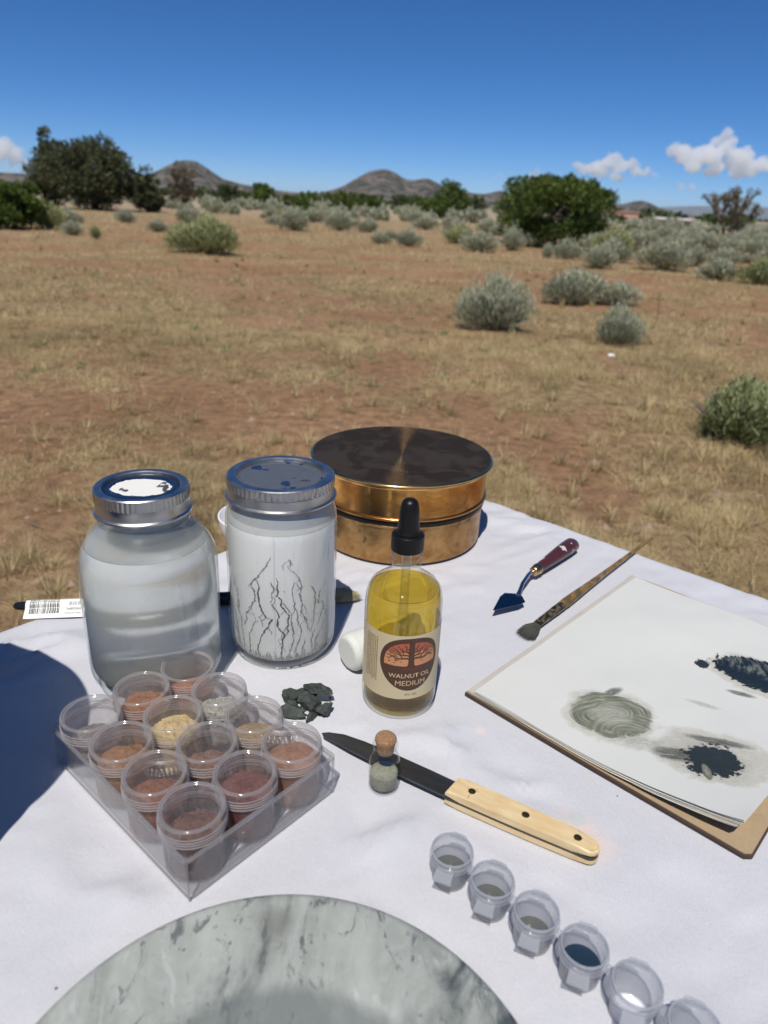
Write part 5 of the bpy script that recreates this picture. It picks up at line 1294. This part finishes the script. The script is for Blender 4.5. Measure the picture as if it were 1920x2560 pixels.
def black_brush():
    a = Vector((-.0200, .6320)); b = Vector((-.3473, .5775)); ax = b-a; L = ax.length; ang = math.atan2(ax.y, ax.x)
    root = thing('black_brush', 'long black handled brush with pale bristles lying behind the two jars', 'brush', (a.x, a.y, 0), ang)
    z = .0078
    hp = [(.085, .0062), (.12, .0070), (.16, .0068), (.20, .0060), (.25, .0050), (.30, .0043), (L-.006, .0040), (L-.002, .0032), (L, .0010)]
    obj('handle', tube_mesh('handle', [(x, 0, z) for x, r_ in hp], [r_ for x, r_ in hp], 20), 'black_lacquer', root)
    fp = [(.030, .0078), (.034, .0080), (.060, .0072), (.084, .0064), (.088, .0063)]
    obj('ferrule', tube_mesh('ferrule', [(x, 0, z) for x, r_ in fp], [(r_*1.15, r_*.8) for x, r_ in fp], 20), 'ferrule_black', root)
    V, F = bristles((.032, 0), (-1, 0, 0), .034, .0080, .0086, 700, 9, .0075, .8, .0008, .002, .55)
    tag(obj('bristles', mesh('bristles', V, F), 'tan_bristle', root), kind='stuff')
    # folded paper price tag round the handle
    simple('tag_paper', (.80, .80, .76), .6, .04, 60); simple('tag_ink', (.03, .03, .03), .6)
    x0, x1 = .2660, .3190; n = 14; V = []; F = []
    def tg(x, s, lift=0.0):   # s: 0 top of the wrap .. 1 free lower edge; the flap stands away from the handle toward the viewer
        rr = .0052+lift
        if s < .45:
            t_ = s/.45; a_ = R(150)-t_*R(150); y = rr*math.cos(a_); zz = z+rr*math.sin(a_)
        else:
            t_ = (s-.45)/.55; y = rr+t_*.0085; zz = z-t_*.0062+lift
        return (x+.0012*s*(1 if x > .292 else -.2), y, zz)
    for i in range(2):
        x = (x0, x1)[i]
        for k in range(n+1): V.append(tg(x, k/n))
    for k in range(n): F.append((k, k+1, n+1+k+1, n+1+k))
    tag_o = obj('price_tag', mesh('price_tag', V, F, True), 'tag_paper', root)
    g = random.Random(12); V = []; F = []; x = x1-.0040
    while x > x1-.0300:
        w = g.choice((.0003, .0004, .0007, .0010)); o = len(V)
        for k in range(7): s = .16+k/6*.60; V += [tg(x, s, .00015), tg(x-w, s, .00015)]
        for k in range(6): F.append((o+2*k, o+2*k+1, o+2*k+3, o+2*k+2))
        x -= w+g.choice((.0004, .0006, .0009))
    obj('barcode', mesh('barcode', V, F), 'tag_ink', tag_o)
    for body, s, size, wd in (('Winsor & Newton', .74, .0022, .0150), ('5900208ML', .48, .0024, .0140), ('AR 010 00', .27, .0018, .0110)):
        me = text_mesh(body, 1.0, 'LEFT'); xs = [p.co.x for p in me.vertices]; k_ = wd/(max(xs)-min(xs))
        # the tag hangs upside down: its lines read from the free edge
        for p in me.vertices: p.co = Vector(tg(x0+.0030+ (p.co.x-min(xs))*k_, s+p.co.y*k_/.0165, .0002))
        obj('lettering', me, 'tag_ink', tag_o)
black_brush()

# ------------------------------------------------------------------ sketchbook
t = NT('kraft_board'); n = t.noise(t.coord(), 300, 4, .7); n2 = t.noise(t.coord(), 20, 3); c = t.mix(n, (.30, .215, .125), (.44, .33, .205)); c = t.mix(t.ramp(n2, [(.4, 0), (.7, .4)]), c, (.25, .18, .11)); t.done(t.pbsdf(c, .85, t.bump(n, .3, .0006)))
t = NT('page_paper'); n = t.noise(t.coord(), 16, 4); n2 = t.noise(t.coord(), 600, 3, .6); c = t.mix(n, (.535, .54, .51), (.60, .60, .565)); t.done(t.pbsdf(c, .75, t.bump(n2, .15, .0003)))
simple('page_cream', (.66, .60, .49), .8, .08, 60); simple('page_grey', (.45, .42, .375), .85, .12, 80); simple('page_brown', (.055, .033, .022), .8, .3, 60)
SL = Vector((.0748, .4861)); ST = Vector((.2816, .7121)); SF = Vector((.2435, .3310))
SX = (SF-SL).normalized(); SY = Vector((-SX.y, SX.x)); SW = (SF-SL).length; SH = (ST-SL).dot(SY)
def sketchbook():
    root = thing('sketchbook', 'open paint smeared sketchbook of off white paper with brown cover', 'sketchbook', (SL.x, SL.y, 0), math.atan2(SX.y, SX.x))
    # local frame: x along the near left edge (0..SW), y away from it (0..SH)
    rnd = random.Random(4)
    cv = [(0, 0), (SW*.5, -.0008), (SW-.004, 0), (SW, .004), (SW, SH*.5), (SW, SH), (0, SH)]
    obj('cover_board', prism('cover_board', cv, .0004, .0034, .0003, 30, 1), 'page_brown', root)
    cv2 = [(.0012, .0010), (SW*.5, .0004), (SW-.0045, .0012), (SW-.0012, .0045), (SW-.0012, SH*.5), (SW-.0012, SH-.001), (.0012, SH-.001)]
    obj('cover_lining', prism('cover_lining', cv2, .0035, .0038, 0, 30), 'kraft_board', root)
    nx, ny = 48, 56
    def lift(x, y):            # the leaves curl up toward the near right corner
        a = max(0, min(1, (x-SW*.42)/(SW*.58))); e = max(0, 1-y/(SH*.55))
        return .0165*a**1.9*e**1.25
    def wav(x, y): return .0024*mnoise.noise(Vector((x*13, y*11, 3)))+.0006*mnoise.noise(Vector((x*40, y*30, 8)))
    def leaf(name, z, mat, inset=(0, 0, 0, 0), curl=1.0, skew=0.0, seed=0):
        x0, y0, x1, y1 = inset; V = []; F = []
        for j in range(ny+1):
            for i in range(nx+1):
                u, v = i/nx, j/ny
                x = x0+(SW-x1-x0)*u; y = y0+(SH-y1-y0)*v + .0010*mnoise.noise(Vector((x*22, seed*3.1, 0)))*(1-v)
                cz = lift(x, y)*curl
                # the raised corner pulls back from the cover's edges
                y2 = y + cz*.30*(1-v) + skew*u*(1-v); x2 = x - cz*.45*u
                V.append((x2, y2, z+cz+wav(x, y)*min(1, .3+z*60)))
        for j in range(ny):
            for i in range(nx): a = j*(nx+1)+i; F.append((a, a+1, a+nx+2, a+nx+1))
        return obj(name, mesh(name, V, F, True), mat, root)
    leaf('page', .0041, 'page_grey', (.0006, .0022, .0150, .0010), .62, .004, 2)
    leaf('page', .0046, 'page_grey', (.0010, .0016, .0130, .0014), .72, .003, 1)
    for k in range(7): leaf('page', .0050+k*.00046, 'page_cream' if k % 2 else 'page_paper', (.0080+rnd.uniform(-.0004, .0004), .0010+rnd.uniform(-.0004, .0006), .0085-.0008*k+rnd.uniform(0, .0006), .0088), .80+.025*k, .001, 3+k)
    top = leaf('page', .0084, 'page_paper', (.0090, .0014, .0040, .0098), 1.0, 0, 12)
    top['label'] = 'top page smeared with grey green and black oil paint'
    # paint smears lie on the top page: thin skins with ragged edges
    def on_page(x, y, dz): return (x - lift(x, y)*.45*(x/SW), y + lift(x, y)*.30*(1-y/SH), .0084+lift(x, y)+wav(x, y)*min(1, .3+.0084*60)+dz)
    def smear(name, wx, wy, rx, ry, rot, mat, n=40, dz=.0003):
        p = Vector((wx, wy))-SL; cx, cyy = p.dot(SX), p.dot(SY); V = []; F = []
        for j in range(n+1):
            for i in range(n+1):
                a, b = (-1+2*i/n)*rx, (-1+2*j/n)*ry
                x = cx + a*math.cos(rot)-b*math.sin(rot); y = cyy + a*math.sin(rot)+b*math.cos(rot); V.append(on_page(x, y, dz))
        for j in range(n):
            for i in range(n): q = j*(n+1)+i; F.append((q, q+1, q+n+2, q+n+1))
        me = mesh(name, V, F, True); uv = me.uv_layers.new(name='patch')
        for lp in me.loops:
            k = lp.vertex_index; uv.data[lp.index].uv = ((k % (n+1))/n, (k//(n+1))/n)
        return obj(name, me, mat, top)
    def smear_mat(name, kind):
        t = NT(name); uvn = t.node('UVMap', uv_map='patch').outputs[0]
        mp = t.node('Mapping'); t.l.new(uvn, mp.inputs[0]); mp.inputs['Location'].default_value = (-1, -1, 0); mp.inputs['Scale'].default_value = (2, 2, 0)
        o = mp.outputs[0]; sx = t.node('SeparateXYZ'); t.l.new(o, sx.inputs[0])
        ln = t.node('VectorMath', operation='LENGTH'); t.l.new(o, ln.inputs[0]); rad = ln.outputs['Value']
        ang = t.math('ARCTAN2', sx.outputs[1], sx.outputs[0])
        big = t.noise(o, 2.2, 4, .6); fine = t.noise(o, 9, 5, .65)
        nrm = None
        if kind == 'swirl':
            # brush drags round and round: bands that follow the radius, broken by noise
            cmb = t.node('CombineXYZ'); t.put(cmb.inputs[0], t.math('MULTIPLY', t.math('ADD', rad, t.math('MULTIPLY', t.noise(o, 1.0, 2, .5), .55)), 20)); t.put(cmb.inputs[1], t.math('MULTIPLY', t.math('ABSOLUTE', ang), .9)); t.put(cmb.inputs[2], t.math('MULTIPLY', t.noise(o, .8, 1, .5), 2.0))
            br = t.noise(cmb.outputs[0], 1.0, 4, .65)
            mp2 = t.node('Mapping'); t.l.new(o, mp2.inputs[0]); mp2.inputs['Location'].default_value = (-.25, .75, 0); l2 = t.node('VectorMath', operation='LENGTH'); t.l.new(mp2.outputs[0], l2.inputs[0])
            cm3 = t.node('CombineXYZ'); t.put(cm3.inputs[0], t.math('MULTIPLY', l2.outputs['Value'], 15)); t.put(cm3.inputs[1], t.math('MULTIPLY', sx.outputs[0], 1.6)); br2 = t.noise(cm3.outputs[0], 1.0, 4, .65)
            pick = t.ramp(t.noise(o, 1.3, 3, .55), [(.46, 0), (.52, 1)]); br = t.math('ADD', t.math('MULTIPLY', br, t.math('SUBTRACT', 1.0, pick)), t.math('MULTIPLY', br2, pick))
            dd = t.math('ADD', rad, t.math('MULTIPLY', t.math('SUBTRACT', t.noise(o, 1.4, 2, .5), .5), .45)); dd = t.math('ADD', dd, t.math('MULTIPLY', t.math('SUBTRACT', br, .5), .35))
            al = t.ramp(dd, [(0, .85), (.30, .80), (.40, .97), (.72, .95), (.80, .35), (.86, 0)])
            al = t.math('MULTIPLY', al, t.ramp(br, [(.22, .70), (.5, 1)]))
            c = t.ramp(br, [(.30, (.085, .095, .062)), (.48, (.190, .200, .140)), (.70, (.38, .385, .30))])
            c = t.mix(t.ramp(rad, [(.25, .55), (.5, 0)]), c, (.50, .50, .42)); nrm = t.bump(br, .8, .002); ro = .45
        elif kind == 'dry':
            dd = t.math('ADD', rad, t.math('MULTIPLY', t.math('SUBTRACT', fine, .5), 1.0)); dd = t.math('ADD', dd, t.math('MULTIPLY', t.math('SUBTRACT', big, .5), .8))
            al = t.math('MULTIPLY', t.ramp(dd, [(.35, .55), (.8, 0)]), t.ramp(fine, [(.35, .1), (.62, 1)]))
            c = t.mix(fine, (.30, .30, .25), (.52, .50, .42)); ro = .7
        elif kind == 'dark':
            dd = t.math('ADD', rad, t.math('MULTIPLY', t.math('SUBTRACT', big, .5), 1.0)); dd = t.math('ADD', dd, t.math('MULTIPLY', t.math('SUBTRACT', fine, .5), .5))
            al = t.ramp(dd, [(.58, 1), (.66, 0)]); c = t.mix(fine, (.010, .014, .013), (.035, .042, .038)); nrm = t.bump(fine, .6, .002); ro = .35
        elif kind == 'streak':
            cmb = t.node('CombineXYZ'); t.put(cmb.inputs[0], t.math('ADD', t.math('MULTIPLY', sx.outputs[0], 7), t.math('MULTIPLY', t.math('MULTIPLY', sx.outputs[1], sx.outputs[1]), 2.2))); t.put(cmb.inputs[1], t.math('MULTIPLY', sx.outputs[1], 1.4))
            br = t.noise(cmb.outputs[0], 1.2, 5, .7)
            dd = t.math('ADD', rad, t.math('MULTIPLY', t.math('SUBTRACT', br, .5), .7)); dd = t.math('ADD', dd, t.math('MULTIPLY', t.math('SUBTRACT', fine, .5), .3))
            al = t.ramp(dd, [(.80, 1), (.86, 0)]); lt = t.math('MULTIPLY', t.ramp(br, [(.47, 0), (.62, 1)]), t.ramp(t.math('ADD', t.math('MULTIPLY', sx.outputs[1], .5), .5), [(.38, 0), (.55, 1)]))
            c = t.mix(lt, (.010, .016, .017), (.19, .20, .165)); nrm = t.bump(br, 1.0, .004); ro = .3
        elif kind == 'halo':
            dd = t.math('ADD', rad, t.math('MULTIPLY', t.math('SUBTRACT', big, .5), .6)); al = t.ramp(dd, [(.3, .22), (.68, .30), (.80, 0)]); c = t.mix(fine, (.52, .49, .37), (.58, .555, .45)); ro = .5
        else:                   # drag: thin dark scrape
            cm2 = t.node('CombineXYZ'); t.put(cm2.inputs[0], t.math('MULTIPLY', sx.outputs[0], 1.1)); t.put(cm2.inputs[1], t.math('MULTIPLY', sx.outputs[1], 9)); br = t.noise(cm2.outputs[0], 1.3, 4, .7); dd = t.math('ADD', rad, t.math('MULTIPLY', t.math('SUBTRACT', fine, .5), .9))
            al = t.math('MULTIPLY', t.ramp(dd, [(.5, .85), (.9, 0)]), t.ramp(br, [(.38, .15), (.6, 1)])); c = (.05, .055, .048); ro = .5
        p = t.pbsdf(c, ro, nrm); return t.done(t.mixsh(al, t.node('BsdfTransparent'), p))
    for k in ('swirl', 'dry', 'dark', 'streak', 'drag', 'halo'): smear_mat('paint_'+k, k)
    smear('oil_stain', .2530, .4110, .058, .044, R(25), 'paint_halo', dz=.00018); smear('oil_stain', .1885, .4590, .050, .042, R(40), 'paint_halo', dz=.00018); smear('oil_stain', .3400, .5180, .062, .040, R(8), 'paint_halo', dz=.00018)
    smear('paint_smear', .2475, .4095, .050, .036, R(20), 'paint_dry', dz=.00022); smear('paint_smear', .2020, .4260, .026, .012, R(40), 'paint_dry', dz=.00024)
    smear('paint_smear', .1885, .4600, .0395, .0330, R(40), 'paint_swirl', dz=.0004)
    smear('paint_smear', .2250, .4125, .024, .010, R(28), 'paint_drag', dz=.00035); smear('paint_smear', .2490, .4065, .0340, .0280, R(62), 'paint_dark', dz=.00050)
    smear('paint_smear', .2385, .3925, .0040, .0110, R(36), 'paint_swirl', dz=.0007); smear('paint_smear', .2620, .4300, .030, .006, R(25), 'paint_drag', dz=.0003)
    smear('paint_smear', .3420, .5200, .052, .0300, R(8), 'paint_streak', dz=.0005); smear('paint_smear', .2924, .5378, .0095, .0100, .3, 'paint_dark', dz=.0004)
    smear('paint_smear', .3080, .4950, .014, .0042, R(20), 'paint_drag', dz=.0003); smear('paint_smear', .1990, .4900, .012, .0050, R(70), 'paint_drag', dz=.0003); smear('paint_smear', .2700, .4780, .020, .005, R(15), 'paint_dry', dz=.0003)
sketchbook()

# ------------------------------------------------------------------ strip of paint cups
def pp_plastic():
    t = NT('milky_plastic'); f = t.node('LayerWeight', i_Blend=.5).outputs['Facing']
    df = t.node('BsdfDiffuse'); df.inputs[0].default_value = (.66, .67, .68, 1); tl = t.node('BsdfTranslucent'); tl.inputs[0].default_value = (.74, .75, .77, 1)
    tr = t.node('BsdfTransparent'); tr.inputs[0].default_value = (.95, .955, .965, 1)
    b = t.mixsh(.66, t.mixsh(.5, df, tl), tr)
    g = t.node('BsdfGlossy'); g.inputs['Roughness'].default_value = .15
    return t.done(t.mixsh(t.math('ADD', t.math('MULTIPLY', t.math('POWER', f, 3.5), .4), .04, True), b, g))
pp_plastic(); thin_clear('cup_highlight', tint=(.92, .93, .94), rough=.15, haze=.45, haze_col=(.72, .73, .75), base=.1, edge=.4)  # the pale haze of this edge plastic stands in for a rim highlight
def liquid(name, col, rough=.05): 
    t = NT(name); return t.done(t.pbsdf(col, rough, Specular_IOR_Level=.6))
liquid('murky_water', (.085, .092, .085)); liquid('ink_water', (.015, .030, .050)); liquid('cup_dregs', (.66, .66, .70), .35)
def cups():
    c0 = Vector((.0504, .3092)); c5 = Vector((.1595, .2155)); ax = (c5-c0)/5; ang = math.atan2(ax.y, ax.x); pitch_ = ax.length
    root = thing('paint_cup_strip', 'strip of six small milky plastic paint cups, some with dark water', 'paint cups', (c0.x, c0.y, 0), ang)
    Rc = .0118; H = .0238
    prof = round_prof([(0, .0010), (Rc*.70, .0008, .001), (Rc*.86, .0012, .001), (Rc*.90, .0030), (Rc*.98, .0150), (Rc, .0170), (Rc*1.12, .0174, .0004), (Rc*1.12, .0205, .0006), (Rc*1.04, .0212), (Rc*1.06, H, .0005), (Rc*.98, H+.0002, .0005), (Rc*.93, .0200), (Rc*.86, .0040), (Rc*.70, .0018), (0, .0018)], 4)
    cupm = lathe('cup', prof, 56, angle=50); cupm.materials.append(MATS['milky_plastic'])
    for k in range(6):
        x = pitch_*k
        cp = bpy.data.objects.new('cup', cupm); C.objects.link(cp); cp.parent = root; cp.location = (x, 0, 0)
        lv = (.0078, .0072, .0062, .0105, .0022, .0060)[k]; rl = Rc*.885-.0002+.0035*(lv/.024)*.1
        rl = Rc*(.86+.07*(lv-.004)/.016)*.995 if lv > .004 else Rc*.78
        obj('water', lathe('water', [(0, .0019), (Rc*.68, .0019), (rl*.98, max(.0021, lv-.0006)), (rl, lv), (rl*.93, lv-.0004), (0, lv-.0004)], 48), ('murky_water', 'murky_water', 'murky_water', 'ink_water', 'cup_dregs', 'murky_water')[k], cp)
        obj('rim_highlight_ring', lathe('rim_highlight_ring', [(Rc*.985, H+.0001), (Rc*1.0, H+.0007), (Rc*1.05, H+.0007), (Rc*1.065, H+.0001), (Rc*1.06, H-.0008), (Rc*.985, H-.0006)], 56, closed=True), 'cup_highlight', cp)  # added pale ring paints the highlight round the top of the cup
        # snap tab toward the viewer and hinge stub on the far side
        bm = bmesh.new()
        tabp = [(-.0050, -.0115, .0196), (.0050, -.0115, .0196), (.0056, -.0190, .0176), (-.0056, -.0190, .0176)]
        lo = [bm.verts.new((a, b, c_-.0010)) for a, b, c_ in tabp]; hi = [bm.verts.new(p) for p in tabp]
        bm.faces.new(lo[::-1]); bm.faces.new(hi)
        for q in range(4): bm.faces.new((lo[q], lo[(q+1) % 4], hi[(q+1) % 4], hi[q]))
        tb = obj('tab', bm_mesh('tab', bm), 'milky_plastic', cp); tb.rotation_euler = (0, 0, -ang + R(-22) )
        hg = obj('hinge_stub', prism('hinge_stub', [(-.0050, .0115), (.0050, .0115), (.0056, .0135), (.0044, .0152), (.0015, .0158), (-.0015, .0158), (-.0044, .0152), (-.0056, .0135)], .0206, .0216, .0002), 'milky_plastic', cp); hg.rotation_euler = (0, 0, -ang + R(-22))
        if k < 5:
            obj('connector', box_mesh('connector', pitch_-2*Rc*1.06, .0052, .0016, .0003, .0185), 'milky_plastic', root, (x+pitch_/2, 0, 0))
cups()

# ------------------------------------------------------------------ marble slab in front, steel canister beside the frame
def marble():
    t = NT('grey_marble'); o = t.coord()
    rot = t.coord('Object', rot=(0, 0, R(32)), scale=(1, .62, 1))
    n = t.noise(rot, 22, 6, .65, .8); n2 = t.noise(t.coord('Object', rot=(0, 0, R(28)), scale=(1, .40, 1)), 30, 5, .6, .5); n3 = t.noise(o, 180, 4, .65)
    c = t.mix(t.ramp(n, [(.32, 0), (.68, 1)]), (.190, .208, .184), (.410, .430, .392))
    v = t.ramp(n2, [(.35, 1), (.42, .30), (.49, 0)]); c = t.mix(v, c, (.065, .078, .080)); n4 = t.noise(t.coord('Object', rot=(0, 0, R(36)), scale=(1, .5, 1)), 75, 6, .7, 1.2); c = t.mix(t.ramp(n4, [(.36, .8), (.43, 0)]), c, (.085, .10, .10)); c = t.mix(t.ramp(n4, [(.58, 0), (.70, .5)]), c, (.52, .53, .50)); c = t.mix(t.ramp(n3, [(.5, 0), (.8, .35)]), c, (.46, .47, .44))
    # the ground-down grinding floor, stained darker
    ln = t.node('VectorMath', operation='LENGTH'); t.l.new(t.coord('Object', loc=(-.004, .006, 0), scale=(1, 1, 0)), ln.inputs[0])
    m = t.ramp(t.math('ADD', ln.outputs['Value'], t.math('MULTIPLY', t.math('SUBTRACT', n, .5), .012)), [(.078, .62), (.086, 0)])
    c = t.mix(m, c, (.130, .148, .140))
    ln2 = t.node('VectorMath', operation='LENGTH'); t.l.new(t.coord('Object', loc=(.012, -.109, 0), scale=(1, 1, 0)), ln2.inputs[0])
    c = t.mix(t.ramp(t.math('ADD', ln2.outputs['Value'], t.math('MULTIPLY', t.math('SUBTRACT', n2, .5), .012)), [(.004, .55), (.012, 0)]), c, (.15, .145, .125))
    return t.done(t.pbsdf(c, .42, t.bump(n3, .12, .0004)))
marble()
def slab():
    root = thing('marble_slab', 'round grey green marble grinding slab in the foreground', 'slab', (*DISC, 0))
    Rd = .1290
    obj('slab', lathe('slab', round_prof([(0, .0004), (Rd-.004, .0004, .002), (Rd, .004, .003), (Rd, .0165, .003), (Rd-.0035, .0190, .003), (.086, .0190, .006), (.078, .0178, .006), (0, .0172)], 6), 160, angle=50), 'grey_marble', root)
slab()
metal('polished_steel', (.62, .63, .65), .14, .06, 40)
def canister():
    root = thing('steel_canister', 'round steel canister at the left whose shadow falls across the cloth', 'canister', (-.3640, .2640, 0))
    Rc = .1235; H = .262
    obj('body', lathe('body', round_prof([(0, .001), (Rc-.006, .001, .002), (Rc, .006, .004), (Rc, H-.02), (Rc+.0015, H-.018), (Rc+.0015, H-.012)], 5), 128, angle=50), 'polished_steel', root)
    obj('lid', lathe('lid', round_prof([(Rc+.002, H-.012), (Rc+.0028, H-.010), (Rc+.0028, H-.002, .002), (Rc-.002, H, .002), (0, H)], 5), 128, angle=50), 'polished_steel', root)
canister()

# ------------------------------------------------------------------ desert air
def haze():
    t = NT('desert_air'); v = t.node('VolumePrincipled'); v.inputs['Color'].default_value = (.62, .78, 1, 1); v.inputs['Density'].default_value = 1.4e-5; v.inputs['Anisotropy'].default_value = 0.0
    t.l.new(v.outputs[0], t.out.inputs['Volume'])
    me = box_mesh('haze', 136000, 136000, 760, 0, -24); o = obj('haze', me, 'desert_air'); tag(o, 'thin pale blue desert air over the plain', 'haze', kind='stuff')
haze()
